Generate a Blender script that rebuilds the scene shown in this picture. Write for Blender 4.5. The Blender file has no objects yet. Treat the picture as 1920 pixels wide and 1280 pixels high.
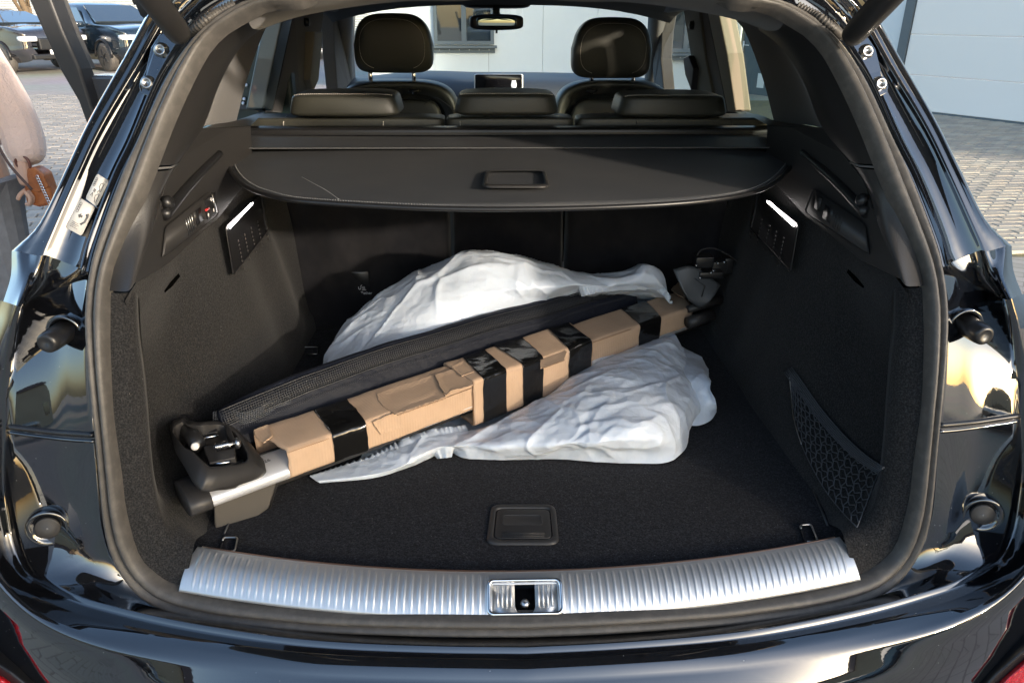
import bpy, math, random
from mathutils import Vector, Matrix, noise
random.seed(7)
SC = bpy.context.scene
COL = SC.collection
V = Vector

# ---------------------------------------------------------------- camera
FPX, W0, H0 = 1400.0, 1920.0, 1280.0
PITCH, YAW, ROLL = math.atan(615 / FPX), 0.02825, 0.0032
CAM = V((-0.043, -0.84, 1.525))
fw = V((math.sin(YAW) * math.cos(PITCH), math.cos(YAW) * math.cos(PITCH), -math.sin(PITCH)))
rt = V((math.cos(YAW), -math.sin(YAW), 0)); up = rt.cross(fw)
rt, up = rt * math.cos(ROLL) + up * math.sin(ROLL), up * math.cos(ROLL) - rt * math.sin(ROLL)
cd = bpy.data.cameras.new('camera'); cam = bpy.data.objects.new('camera', cd); COL.objects.link(cam)
cd.sensor_width = 36; cd.lens = 36 * FPX / W0; cd.clip_start = 0.05; cd.clip_end = 500
m = Matrix((rt, up, -fw)).transposed().to_4x4(); m.translation = CAM; cam.matrix_world = m
SC.camera = cam

# ---------------------------------------------------------------- light
SUN_AZ, SUN_EL = math.radians(42), math.radians(13)      # sun stands behind the camera, to the right
w = bpy.data.worlds.new('World'); SC.world = w; w.use_nodes = True
nt = w.node_tree; bg = nt.nodes['Background']
sky = nt.nodes.new('ShaderNodeTexSky'); sky.sky_type = 'NISHITA'; sky.sun_disc = False
sky.sun_elevation = SUN_EL; sky.sun_rotation = math.pi - SUN_AZ
sky.air_density = 1.0; sky.dust_density = 2.0; sky.ozone_density = 1.6
nt.links.new(sky.outputs[0], bg.inputs[0]); bg.inputs[1].default_value = 0.15
sl = bpy.data.lights.new('sun', 'SUN'); so = bpy.data.objects.new('sun', sl); COL.objects.link(so)
sl.energy = 2.3; sl.angle = math.radians(3.5); sl.color = (1.0, 0.87, 0.72)
sd = V((math.sin(SUN_AZ) * math.cos(SUN_EL), -math.cos(SUN_AZ) * math.cos(SUN_EL), math.sin(SUN_EL)))
so.rotation_euler = sd.to_track_quat('Z', 'Y').to_euler(); so.location = (3, -4, 5)
SC.view_settings.view_transform = 'Standard'; SC.view_settings.look = 'None'
SC.view_settings.gamma = 1; SC.view_settings.use_curve_mapping = False
SC.view_settings.exposure = 1.95
SC.render.engine = 'CYCLES'

# ---------------------------------------------------------------- geometry helpers
def ray(px, py):
    return (fw + rt * ((px - W0 / 2) / FPX) + up * ((H0 / 2 - py) / FPX))
def onY(px, py, y):
    d = ray(px, py); return CAM + d * ((y - CAM.y) / d.y)
def onX(px, py, x):
    d = ray(px, py); return CAM + d * ((x - CAM.x) / d.x)
def onZ(px, py, z):
    d = ray(px, py); return CAM + d * ((z - CAM.z) / d.z)
def onP(px, py, n, c):
    d = ray(px, py); return CAM + d * ((c - n.dot(CAM)) / n.dot(d))
def hit(px, py, F, t0=0.3, t1=6.0, n=300):
    d = ray(px, py); a = t0; fa = F(CAM + d * a)
    for i in range(1, n + 1):
        b = t0 + (t1 - t0) * i / n; fb = F(CAM + d * b)
        if (fa < 0) != (fb < 0):
            for _ in range(24):
                c = (a + b) / 2; fc = F(CAM + d * c)
                if (fc < 0) == (fa < 0): a = c
                else: b = c
            return CAM + d * ((a + b) / 2)
        a, fa = b, fb
    return CAM + d * 1.3
def lerp(a, b, t): return a + (b - a) * t
def interp(x, tab):
    if x <= tab[0][0]: return tab[0][1]
    for (a, va), (b, vb) in zip(tab, tab[1:]):
        if x <= b: return lerp(va, vb, (x - a) / (b - a))
    return tab[-1][1]
GT = [(.70, .04), (.75, .05), (.85, .065), (1.0, .092), (1.10, .125), (1.20, .19), (1.30, .255), (1.45, .36), (1.60, .46)]
def G(x, z): return interp(z, GT) - 0.085 * (1 - min(1, (x / .56) ** 2))
def onG(px, py, dy=0.0): return hit(px, py, lambda p: p.y - G(p.x, p.z) - dy)
def cr(pts, n):
    """Catmull-Rom through pts, resampled to n points evenly by length"""
    pts = [V(p) for p in pts]
    if len(pts) == 2: return [pts[0].lerp(pts[1], i / (n - 1)) for i in range(n)]
    P = [pts[0] * 2 - pts[1]] + pts + [pts[-1] * 2 - pts[-2]]
    o = []
    for i in range(1, len(P) - 2):
        p0, p1, p2, p3 = P[i - 1:i + 3]
        for k in range(16):
            t = k / 16
            o.append(0.5 * ((2 * p1) + (p2 - p0) * t + (2 * p0 - 5 * p1 + 4 * p2 - p3) * t * t + (3 * p1 - p0 - 3 * p2 + p3) * t ** 3))
    o.append(pts[-1])
    L = [0]
    for a, b in zip(o, o[1:]): L.append(L[-1] + (b - a).length)
    r = []; j = 0
    for i in range(n):
        s = L[-1] * i / (n - 1)
        while j < len(L) - 2 and L[j + 1] < s: j += 1
        r.append(o[j].lerp(o[j + 1], (s - L[j]) / max(1e-9, L[j + 1] - L[j])))
    return r
ORG = {}
def mesh(name, vs, fs, smooth=True):
    me = bpy.data.meshes.new(name); me.from_pydata([tuple(v) for v in vs], [], fs); me.update()
    if smooth: me.polygons.foreach_set('use_smooth', [True] * len(me.polygons))
    return me
def mk(name, vs, fs, mat, parent=None, smooth=True, bevel=0, solid=0, sub=0, loc=None, recalc=True):
    o0 = ORG.get(parent.name, V((0, 0, 0))) if parent else (V(loc) if loc is not None else V((0, 0, 0)))
    me = mesh(name, [V(v) - o0 for v in vs], fs, smooth)
    if recalc:
        import bmesh
        bm = bmesh.new(); bm.from_mesh(me); bmesh.ops.recalc_face_normals(bm, faces=bm.faces); bm.to_mesh(me); bm.free()
    me.materials.append(mat); o = bpy.data.objects.new(name, me); COL.objects.link(o)
    if parent: o.parent = parent
    elif loc is not None: o.location = o0
    ORG[o.name] = o0
    if sub:
        s = o.modifiers.new('sub', 'SUBSURF'); s.levels = sub; s.render_levels = sub
    if solid:
        s = o.modifiers.new('solid', 'SOLIDIFY'); s.thickness = solid; s.offset = 0
    if bevel:
        b = o.modifiers.new('bevel', 'BEVEL'); b.width = bevel; b.segments = 3; b.limit_method = 'ANGLE'; b.angle_limit = math.radians(35); b.harden_normals = False
    return o
def empty(name, loc, label=None, cat=None, group=None, parent=None):
    o = bpy.data.objects.new(name, None); COL.objects.link(o); o.empty_display_size = .1
    if parent:
        o.parent = parent; o.location = V(loc) - ORG[parent.name]
    else: o.location = loc
    ORG[o.name] = V(loc)
    tag(o, label, cat, group); return o
def tag(o, label=None, cat=None, group=None, kind=None):
    if label: o['label'] = label
    if cat: o['category'] = cat
    if group: o['group'] = group
    if kind: o['kind'] = kind
    return o
def gridf(nr, nc, closed=False, off=0):
    f = []
    for i in range(nr - 1):
        for j in range(nc if closed else nc - 1):
            k = (j + 1) % nc
            f.append((off + i * nc + j, off + i * nc + k, off + (i + 1) * nc + k, off + (i + 1) * nc + j))
    return f
def dense(rows, m):
    cols = [cr([r[j] for r in rows], m) for j in range(len(rows[0]))]
    return [[c[i] for c in cols] for i in range(m)]
def loft(name, rows, mat, parent, mir=False, smooth=True, solid=0, bevel=0, n=None, m=None, both=False, sub=0, closed=False):
    if n: rows = [cr(r, n) for r in rows]
    if m: rows = dense(rows, m)
    vs = [p for r in rows for p in r]; fs = gridf(len(rows), len(rows[0]), closed)
    out = [mk(name, vs, fs, mat, parent, smooth, bevel, solid, sub)]
    if both: out.append(mk(name, [V((-p.x, p.y, p.z)) for p in vs], [f[::-1] for f in fs], mat, parent, smooth, bevel, solid, sub))
    return out
def mx(p): return V((-p.x, p.y, p.z))
def frame(d, upv=V((0, 0, 1))):
    d = V(d).normalized(); a = d.cross(upv)
    if a.length < 1e-4: a = d.cross(V((1, 0, 0)))
    a.normalize(); b = a.cross(d).normalized(); return d, a, b
class MB:
    """collects simple solids into one mesh"""
    def __init__(s): s.v = []; s.f = []
    def add(s, vs, fs):
        o = len(s.v); s.v += [V(v) for v in vs]; s.f += [tuple(i + o for i in f) for f in fs]; return s
    def box(s, c, size, ax=None):
        c = V(c); ax = ax or (V((1, 0, 0)), V((0, 1, 0)), V((0, 0, 1)))
        vs = [c + ax[0] * (x * size[0] / 2) + ax[1] * (y * size[1] / 2) + ax[2] * (z * size[2] / 2) for x in (-1, 1) for y in (-1, 1) for z in (-1, 1)]
        return s.add(vs, [(0, 1, 3, 2), (4, 6, 7, 5), (0, 4, 5, 1), (2, 3, 7, 6), (0, 2, 6, 4), (1, 5, 7, 3)])
    def tube(s, pts, r, n=8, caps=True, rs=None, closed=False):
        pts = [V(p) for p in pts]; vs = []; prev = None
        for i, p in enumerate(pts):
            a = pts[(i - 1) % len(pts)] if closed else pts[max(0, i - 1)]; b = pts[(i + 1) % len(pts)] if closed else pts[min(len(pts) - 1, i + 1)]
            d = (b - a).normalized()
            if prev is None: _, u, w_ = frame(d)
            else:
                u = prev - d * prev.dot(d)
                u = u.normalized() if u.length > 1e-6 else frame(d)[1]
                w_ = u.cross(d) * -1
            prev = u; rr = rs[i] if rs else r
            w_ = d.cross(u)
            vs += [p + u * (rr * math.cos(6.28318 * k / n)) + w_ * (rr * math.sin(6.28318 * k / n)) for k in range(n)]
        fs = gridf(len(pts), n, True)
        if closed:
            L = (len(pts) - 1) * n
            fs += [(L + k, L + (k + 1) % n, (k + 1) % n, k) for k in range(n)]
        elif caps: fs += [tuple(range(n))[::-1], tuple(range((len(pts) - 1) * n, len(pts) * n))]
        return s.add(vs, fs)
    def prism(s, poly, d):
        """poly: list of 3D points, extruded by vector d"""
        n = len(poly); d = V(d); vs = [V(p) for p in poly] + [V(p) + d for p in poly]
        return s.add(vs, [tuple(range(n))[::-1], tuple(range(n, 2 * n))] + [(i, (i + 1) % n, n + (i + 1) % n, n + i) for i in range(n)])
    def poly(s, pts): return s.add(pts, [tuple(range(len(pts)))])
    def lathe(s, c, axis, prof, n=20):
        """prof: (distance along axis, radius)"""
        d, a, b = frame(axis); c = V(c); vs = []
        for h, r in prof: vs += [c + d * h + a * (r * math.cos(6.28318 * k / n)) + b * (r * math.sin(6.28318 * k / n)) for k in range(n)]
        return s.add(vs, gridf(len(prof), n, True) + [tuple(range(n))[::-1], tuple(range((len(prof) - 1) * n, len(prof) * n))])
    def mk(s, name, mat, parent=None, **k): return mk(name, s.v, s.f, mat, parent, **k)
def mirrored(mb):
    r = MB(); r.v = [mx(p) for p in mb.v]; r.f = [f[::-1] for f in mb.f]; return r
def superbox(c, size, ax=None, e=0.35, n=24, m=14, shape=None):
    """rounded soft block"""
    c = V(c); ax = ax or (V((1, 0, 0)), V((0, 1, 0)), V((0, 0, 1))); vs = []
    def sp(v, p): return math.copysign(abs(v) ** p, v)
    for i in range(m + 1):
        ph = -math.pi / 2 + math.pi * i / m
        for j in range(n):
            th = 2 * math.pi * j / n
            q = [sp(math.cos(ph), e) * sp(math.cos(th), e), sp(math.cos(ph), e) * sp(math.sin(th), e), sp(math.sin(ph), e)]
            if shape: q = shape(*q)
            vs.append(c + ax[0] * (q[0] * size[0] / 2) + ax[1] * (q[1] * size[1] / 2) + ax[2] * (q[2] * size[2] / 2))
    return vs, gridf(m + 1, n, True)

# ---------------------------------------------------------------- materials
def mat(name, col, rough=.5, metal=0, spec=.5, bump=None, var=None, coat=0, sheen=0, trans=0, emit=None, estr=0, ior=1.5, coords='Object'):
    """bump: list of (scale, strength, kind); var: (scale, colour2, contrast lo, hi)"""
    M_ = bpy.data.materials.new(name); M_.use_nodes = True; t = M_.node_tree; N = t.nodes; L = t.links
    b = N['Principled BSDF']; b.inputs['Base Color'].default_value = (*col, 1); b.inputs['Roughness'].default_value = rough
    b.inputs['Metallic'].default_value = metal; b.inputs['Specular IOR Level'].default_value = spec; b.inputs['IOR'].default_value = ior
    b.inputs['Coat Weight'].default_value = coat; b.inputs['Coat Roughness'].default_value = .02
    b.inputs['Sheen Weight'].default_value = sheen; b.inputs['Transmission Weight'].default_value = trans
    if emit: b.inputs['Emission Color'].default_value = (*emit, 1); b.inputs['Emission Strength'].default_value = estr
    tc = N.new('ShaderNodeTexCoord')
    if var:
        nz = N.new('ShaderNodeTexNoise'); nz.inputs['Scale'].default_value = var[0]; nz.inputs['Detail'].default_value = 6; nz.inputs['Roughness'].default_value = .65
        L.new(tc.outputs[coords], nz.inputs['Vector'])
        rp = N.new('ShaderNodeValToRGB'); rp.color_ramp.elements[0].position = var[2]; rp.color_ramp.elements[1].position = var[3]
        rp.color_ramp.elements[0].color = (*col, 1); rp.color_ramp.elements[1].color = (*var[1], 1)
        L.new(nz.outputs['Fac'], rp.inputs['Fac']); L.new(rp.outputs['Color'], b.inputs['Base Color'])
    prev = None
    for sc, st, kind in (bump or []):
        if kind == 'noise':
            x = N.new('ShaderNodeTexNoise'); x.inputs['Detail'].default_value = 3; o = x.outputs['Fac']
        elif kind == 'crumple':
            x = N.new('ShaderNodeTexVoronoi'); x.distance = 'MANHATTAN'; o = x.outputs['Distance']
        elif kind == 'vor':
            x = N.new('ShaderNodeTexVoronoi'); o = x.outputs['Distance']
        else:
            x = N.new('ShaderNodeTexNoise'); x.inputs['Detail'].default_value = 2; x.noise_type = 'RIDGED_MULTIFRACTAL'; o = x.outputs['Fac']
        x.inputs['Scale'].default_value = sc; L.new(tc.outputs[coords], x.inputs['Vector'])
        bm_ = N.new('ShaderNodeBump'); bm_.inputs['Strength'].default_value = st; bm_.inputs['Distance'].default_value = 1.0 / sc * .5
        L.new(o, bm_.inputs['Height'])
        if prev: L.new(prev.outputs[0], bm_.inputs['Normal'])
        L.new(bm_.outputs[0], b.inputs['Normal']); prev = bm_
    return M_
M = {}
M['paint'] = mat('black_paint', (.004, .0045, .006), .03, coat=1.0, spec=.6, ior=1.6, bump=[(90, .012, 'noise')])
def add_specks(m_, scale, thr, col, rough=.6, size=.12):
    """dust specks: sparse voronoi dots mixed over the base"""
    t = m_.node_tree; N = t.nodes; L = t.links; b = N['Principled BSDF']
    tc = N.new('ShaderNodeTexCoord'); vo = N.new('ShaderNodeTexVoronoi'); vo.inputs['Scale'].default_value = scale
    L.new(tc.outputs['Object'], vo.inputs['Vector'])
    a = N.new('ShaderNodeMath'); a.operation = 'LESS_THAN'; a.inputs[1].default_value = size; L.new(vo.outputs['Distance'], a.inputs[0])
    sp = N.new('ShaderNodeSeparateColor'); L.new(vo.outputs['Color'], sp.inputs[0])
    c = N.new('ShaderNodeMath'); c.operation = 'GREATER_THAN'; c.inputs[1].default_value = thr; L.new(sp.outputs[0], c.inputs[0])
    d = N.new('ShaderNodeMath'); d.operation = 'MULTIPLY'; L.new(a.outputs[0], d.inputs[0]); L.new(c.outputs[0], d.inputs[1])
    s2 = N.new('ShaderNodeBsdfPrincipled'); s2.inputs['Base Color'].default_value = (*col, 1); s2.inputs['Roughness'].default_value = rough
    mxn = N.new('ShaderNodeMixShader'); out = N['Material Output']
    L.new(d.outputs[0], mxn.inputs[0]); L.new(b.outputs[0], mxn.inputs[1]); L.new(s2.outputs[0], mxn.inputs[2]); L.new(mxn.outputs[0], out.inputs['Surface'])
add_specks(M['paint'], 120, .86, (.34, .33, .31), size=.055)
M['rubber'] = mat('rubber', (.060, .056, .052), .5, spec=.4, bump=[(900, .08, 'noise')], var=(60, (.095, .088, .08), .45, .75))
M['blackplastic'] = mat('black_plastic', (.012, .012, .013), .35, bump=[(1200, .05, 'noise')])
M['plastic'] = mat('grained_plastic', (.030, .029, .029), .42, spec=.45, bump=[(520, .22, 'vor')])
M['smoothplastic'] = mat('smooth_plastic', (.024, .023, .023), .45, spec=.4, bump=[(1500, .1, 'noise')])
M['pale_trim'] = mat('lit_pillar_trim', (.22, .19, .14), .6)  # cream tone puts the lit look of the right pillar into the colour
M['fabric'] = mat('pillar_fabric', (.05, .045, .042), .9, sheen=.2, bump=[(1500, .3, 'noise')])
M['carpet'] = mat('trunk_carpet', (.010, .0102, .0108), .95, spec=.1, sheen=.08, bump=[(700, .6, 'noise'), (230, .35, 'noise')], var=(420, (.046, .045, .046), .44, .74))
M['floorcarpet'] = mat('floor_carpet', (.004, .0044, .0062), .95, spec=.08, sheen=.06, bump=[(600, .7, 'noise'), (200, .4, 'noise')], var=(380, (.034, .035, .042), .46, .72))
add_specks(M['floorcarpet'], 300, .955, (.35, .35, .33), size=.10)
add_specks(M['carpet'], 110, .975, (.25, .24, .22), size=.06)
M['seatcloth'] = mat('seatback_felt', (.010, .010, .012), .95, spec=.1, sheen=.12, bump=[(600, .4, 'noise'), (5, .5, 'noise')], var=(9, (.020, .019, .020), .4, .7))
M['leather'] = mat('black_leather', (.036, .036, .029), .45, spec=.5, bump=[(420, .16, 'vor')])
M['thread'] = mat('pale_thread', (.50, .47, .42), .8)
M['vinyl'] = mat('cover_vinyl', (.052, .054, .058), .62, spec=.4, bump=[(900, .22, 'vor')], var=(3, (.070, .070, .072), .4, .7))
add_specks(M['vinyl'], 150, .975, (.3, .3, .3), size=.05)
b_ = M['paint'].node_tree.nodes['Principled BSDF']; b_.inputs['Coat IOR'].default_value = 1.75
M['chrome'] = mat('chrome', (.75, .75, .76), .12, metal=1)
M['steel'] = mat('steel', (.45, .45, .45), .3, metal=1)
M['alu'] = mat('brushed_aluminium', (.70, .70, .71), .36, metal=.55, bump=[(700, .05, 'noise')])
M['sill'] = mat('sill_stainless', (.60, .61, .62), .42, metal=.85, bump=[(40, .04, 'noise'), (900, .05, 'noise')])
add_specks(M['sill'], 230, .93, (.5, .48, .44), size=.07)
M['led'] = mat('led_lens', (.9, .9, .9), .3, emit=(1, .93, .9), estr=4.5)
M['red'] = mat('red_button', (.5, .02, .02), .4)
M['white'] = mat('white_print', (.75, .74, .72), .5)
M['label'] = mat('label_paper', (.62, .59, .54), .35)
M['ink'] = mat('grey_ink', (.12, .12, .12), .6)
M['redlamp'] = mat('tail_lamp_red', (.45, .006, .012), .12, coat=1, bump=[(120, .5, 'vor')])
M['screen'] = mat('screen_glass', (.008, .008, .01), .08)
M['tan'] = mat('headliner', (.055, .052, .05), .9)
M['dash'] = mat('dashboard_plastic', (.04, .045, .055), .5, bump=[(400, .1, 'vor')])
M['card'] = mat('cardboard', (.45, .315, .215), .85, spec=.2, bump=[(30, .08, 'noise'), (400, .12, 'noise')], var=(14, (.39, .27, .18), .35, .75))
M['cardedge'] = mat('cardboard_edge', (.30, .18, .10), .95, bump=[(250, .8, 'noise')])
M['tape'] = mat('black_tape', (.006, .006, .006), .13, spec=.7, bump=[(15, .5, 'ridge'), (90, .15, 'noise')])
M['bag'] = mat('plastic_film', (.58, .64, .72), .30, spec=.5, bump=[(18, .11, 'crumple'), (44, .10, 'crumple')])
b_ = M['bag'].node_tree.nodes['Principled BSDF']; b_.inputs['Subsurface Weight'].default_value = .3; b_.inputs['Subsurface Radius'].default_value = (.02, .025, .03)
M['mesh'] = mat('net_fabric', (.012, .013, .018), .5)
M['netcord'] = mat('net_cord', (.055, .06, .068), .7)
M['void'] = mat('dark_slot', (.002, .002, .002), .9, spec=0)
M['navy'] = mat('navy_nylon', (.007, .009, .016), .6, spec=.2, bump=[(40, .3, 'noise'), (900, .2, 'noise')])
def glass(name, tint, refl=.12):
    M_ = bpy.data.materials.new(name); M_.use_nodes = True; t = M_.node_tree; N = t.nodes; L = t.links
    N.remove(N['Principled BSDF']); a = N.new('ShaderNodeBsdfTransparent'); a.inputs[0].default_value = (*tint, 1)
    g = N.new('ShaderNodeBsdfGlossy'); g.inputs['Roughness'].default_value = .01
    f = N.new('ShaderNodeFresnel'); f.inputs[0].default_value = 1.45; x = N.new('ShaderNodeMixShader')
    lw = N.new("ShaderNodeLayerWeight"); lw.inputs[0].default_value = .28; L.new(lw.outputs["Facing"], x.inputs[0]) if False else None; pw = N.new("ShaderNodeMath"); pw.operation = "POWER"; pw.inputs[1].default_value = 4.0; L.new(lw.outputs["Facing"], pw.inputs[0]); ad = N.new("ShaderNodeMath"); ad.operation = "MULTIPLY_ADD"; ad.inputs[1].default_value = .8; ad.inputs[2].default_value = .05; L.new(pw.outputs[0], ad.inputs[0]); L.new(ad.outputs[0], x.inputs[0]); L.new(a.outputs[0], x.inputs[1]); L.new(g.outputs[0], x.inputs[2]); L.new(x.outputs[0], N['Material Output'].inputs[0])
    return M_
M['glass'] = glass('window_glass', (.78, .86, .84))
M['windscreen'] = glass('windscreen_glass', (.86, .93, .93))
M['quarterglass'] = glass('tinted_glass', (.70, .80, .76))

def text_mesh(name, body, size, mt, parent, loc, rot, align='LEFT', extrude=.0002):
    tc_ = bpy.data.curves.new(name, 'FONT'); tc_.body = body; tc_.size = size; tc_.align_x = align; tc_.extrude = extrude
    t_ = bpy.data.objects.new(name, tc_); COL.objects.link(t_); dg = bpy.context.evaluated_depsgraph_get()
    me = bpy.data.meshes.new_from_object(t_.evaluated_get(dg)); bpy.data.objects.remove(t_); bpy.data.curves.remove(tc_)
    me.materials.clear(); me.materials.append(mt); o = bpy.data.objects.new(name, me); COL.objects.link(o); o.parent = parent
    o.location = V(loc) - ORG[parent.name]; o.rotation_euler = rot; ORG[o.name] = V(loc); return o

def flutes(m_, ang, period, strength):
    t = m_.node_tree; N = t.nodes; L = t.links; tc = N.new('ShaderNodeTexCoord'); mp = N.new('ShaderNodeMapping'); mp.inputs['Rotation'].default_value[2] = ang
    L.new(tc.outputs['Object'], mp.inputs['Vector']); w_ = N.new('ShaderNodeTexWave'); w_.bands_direction = 'X'; w_.inputs['Scale'].default_value = 6.2832 / period / 20; w_.inputs['Distortion'].default_value = .4
    L.new(mp.outputs[0], w_.inputs['Vector']); b = N['Principled BSDF']; old = b.inputs['Normal'].links[0].from_socket
    bm_ = N.new('ShaderNodeBump'); bm_.inputs['Strength'].default_value = strength; bm_.inputs['Distance'].default_value = .0006; L.new(w_.outputs['Fac'], bm_.inputs['Height']); L.new(old, bm_.inputs['Normal']); L.new(bm_.outputs[0], b.inputs['Normal'])
flutes(M['card'], -math.atan2(.64, .84), .0055, .3)
# ================================================================ THE CAR
car = empty('black_car', (0, 2.2, 0), 'glossy black estate car seen from behind with its tailgate open and boot loaded', 'car')
def c2(pts, n): return [(p.x, p.y) for p in cr([V((*q, 0)) for q in pts], n)]
# ---- opening contours traced on the opening's own surface (left half, mirrored for the right)
RO = [(560, -25), (469, 2), (405, 38), (360, 82), (311, 155), (262, 262), (225, 337), (180, 460), (166, 520), (160, 590), (163, 667), (174, 780), (184, 874), (197, 1000), (220, 1065), (260, 1115), (300, 1140), (367, 1160), (467, 1174), (633, 1186), (820, 1192), (993, 1193)]
RI = [(580, 2), (500, 14), (450, 38), (408, 66), (372, 114), (319, 225), (275, 345), (221, 476), (205, 536), (201, 630), (207, 742), (222, 880), (233, 967), (253, 1033), (283, 1073), (333, 1104), (433, 1126), (560, 1140), (633, 1146), (820, 1151), (993, 1152)]
def half(pts, dy=0.0, n=90, top=True):
    P = [onG(x, y, dy) for x, y in pts]; P[-1] = V((0, P[-1].y, P[-1].z))
    if top:   # run on to the middle of the roof edge, above the picture
        P = [V((0, .43 + dy, P[0].z + .06)), V((-.22, .445 + dy, P[0].z + .05))] + P
    return cr(P, n)
ro, ri = half(RO), half(RI)
# ring of the rubber seal with two humps
def bandrows(a, b, prof):
    rows = []
    for t, h in prof:
        r = []
        for i in range(len(a)):
            p = a[i].lerp(b[i], t); T = (a[min(i + 1, len(a) - 1)] - a[max(i - 1, 0)]).normalized()
            nrm = T.cross(b[i] - a[i]).normalized()
            if nrm.y > 0: nrm = -nrm
            r.append(p + nrm * h)
        rows.append(r)
    return rows
prof = [(0, -.012), (.02, .0), (.10, .010), (.24, .016), (.40, .013), (.52, .004), (.56, .001), (.60, .003), (.72, .010), (.85, .009), (.95, .003), (1.0, -.004)]
sr = bandrows(ri, ro, prof)
full = [r + [mx(p) for p in r[::-1][1:]] for r in sr]
seal = loft('rubber_seal', full, M['rubber'], car)[0]

# ---- upper channel (D-pillar gutter)
def cur(pts, dy, n=40): return cr([onG(x, y, dy) for x, y in pts], n)
U = [
 cur([(469, 2), (405, 38), (360, 82), (311, 155), (262, 262), (225, 337), (180, 460), (168, 510)], .004),
 cur([(450, -8), (390, 30), (346, 78), (300, 150), (252, 262), (216, 337), (171, 456), (158, 508)], .010),
 cur([(438, -12), (380, 24), (338, 72), (294, 148), (247, 260), (211, 335), (167, 454), (154, 505)], .000),
 cur([(434, -14), (376, 22), (334, 70), (290, 146), (243, 259), (207, 334), (163, 453), (150, 503)], .045),
 cur([(400, -60), (352, -10), (318, 30), (262, 132), (198, 240), (155, 330), (106, 445), (92, 480)], .052),
 cur([(397, -62), (348, -12), (314, 28), (256, 130), (192, 238), (149, 328), (100, 443), (85, 478)], .040),
 cur([(380, -66), (338, -20), (300, 20), (246, 122), (182, 234), (140, 325), (90, 440), (72, 480)], .038),
 cur([(366, -70), (330, -24), (292, 26), (240, 114), (175, 230), (131, 323), (81, 428), (50, 475)], .052),
 cur([(362, -74), (325, -28), (288, 22), (237, 110), (172, 227), (128, 321), (78, 424), (38, 472)], .046),
 cur([(356, -78), (318, -32), (282, 16), (232, 108), (166, 226), (121, 320), (72, 420), (22, 470)], .062),
 ]
U.append([p + V((-.01, .5, -.02)) for p in U[-1]])
loft('pillar_channel', U, M['paint'], car, both=True)
from mathutils.bvhtree import BVHTree
CHB = BVHTree.FromPolygons([p for r in U for p in r], gridf(len(U), len(U[0])))

# ---- lower quarter and bumper: rings outward from the seal
def ringY(pts, n=80):
    P = [onY(x, y, yy) for x, y, yy in pts]; P[-1] = V((0, P[-1].y, P[-1].z)); return cr(P, n)
low = [p for p in RO if p[1] >= 520]
q0 = cr([onG(x, y, .004) for x, y in low[:-1]] + [V((0, onG(*low[-1]).y, onG(*low[-1]).z))], 80)
q1 = [p + V((-.006 if abs(p.x) > .05 else 0, .016, -.012 if p.z < .8 else -.003)) for p in q0]
L1 = ringY([(38, 575, .15), (24, 630, .15), (15, 705, .15), (11, 799, .14), (6, 900, .125), (13, 967, .11), (27, 1033, .09), (60, 1085, .065), (133, 1122, .03), (200, 1142, .01), (330, 1172, -.02), (500, 1200, -.045), (640, 1214, -.058), (820, 1221, -.068), (993, 1223, -.072)])
L1a = ringY([(42, 572, .225), (30, 630, .190), (21, 705, .155), (17, 799, .130), (12, 900, .112), (19, 964, .098), (33, 1028, .078), (66, 1080, .052), (137, 1116, .02), (204, 1135, .0), (334, 1164, -.027), (502, 1191, -.050), (642, 1204, -.061), (820, 1211, -.070), (993, 1213, -.074)])
L2 = ringY([(-20, 560, .235), (-48, 640, .185), (-55, 720, .145), (-55, 820, .105), (-45, 920, .06), (-28, 1010, .03), (0, 1085, .0), (80, 1158, -.025), (200, 1208, -.05), (367, 1240, -.07), (527, 1258, -.085), (640, 1266, -.092), (820, 1271, -.100), (993, 1272, -.104)])
L2m = [a.lerp(b, .5) + V((0, -.004, .004)) for a, b in zip(L1, L2)]
L2b = [p + V((-.004 if abs(p.x) > .3 else 0, -.004, -.006)) for p in L2]
L3 = ringY([(-150, 560, .30), (-170, 640, .25), (-185, 720, .20), (-190, 820, .16), (-180, 950, .13), (-130, 1080, .09), (-60, 1180, .05), (60, 1270, -.02), (220, 1320, -.075), (450, 1350, -.115), (640, 1360, -.132), (820, 1365, -.142), (993, 1368, -.147)])
L3 = [p + V((0, 0, -.01)) for p in L3]
L4 = [V((p.x * 1.01, p.y + .02, max(.3, p.z - .32) if p.z < .9 else p.z - .15)) for p in L3]
qm = [a.lerp(b, .5) + V((0, .006, 0)) for a, b in zip(q1, L1a)]
rows = [q0, q1] + [[q1[i].lerp(qm[i], .5) for i in range(80)]] + [qm, L1a, L1, L2m, L2, L2b, L3, L4]
# keep creases crisp by doubling rows near them
vs = dense([rows[i] for i in (1, 2, 3, 4)], 14)[:-1]
body_rows = [q0] + vs + [L1a] + dense([L1, L2m, L2], 8) + dense([L2b, L3, L4], 12)
fullb = [r + [mx(p) for p in r[::-1][1:]] for r in body_rows]
loft('rear_bodywork', fullb, M['paint'], car)
BDB = BVHTree.FromPolygons([p for r in body_rows for p in r], gridf(len(body_rows), 80))
def onB(px, py, o=0):
    d = ray(px, py); r = BDB.ray_cast(CAM, d)
    return r[0] - d.normalized() * o if r[0] else onG(px, py, .01 - o)
def bn(px, py):
    r = BDB.ray_cast(CAM, ray(px, py)); n_ = r[1] if r[0] else V((0, -1, 0))
    return n_ if n_.dot(ray(px, py)) < 0 else -n_
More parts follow.
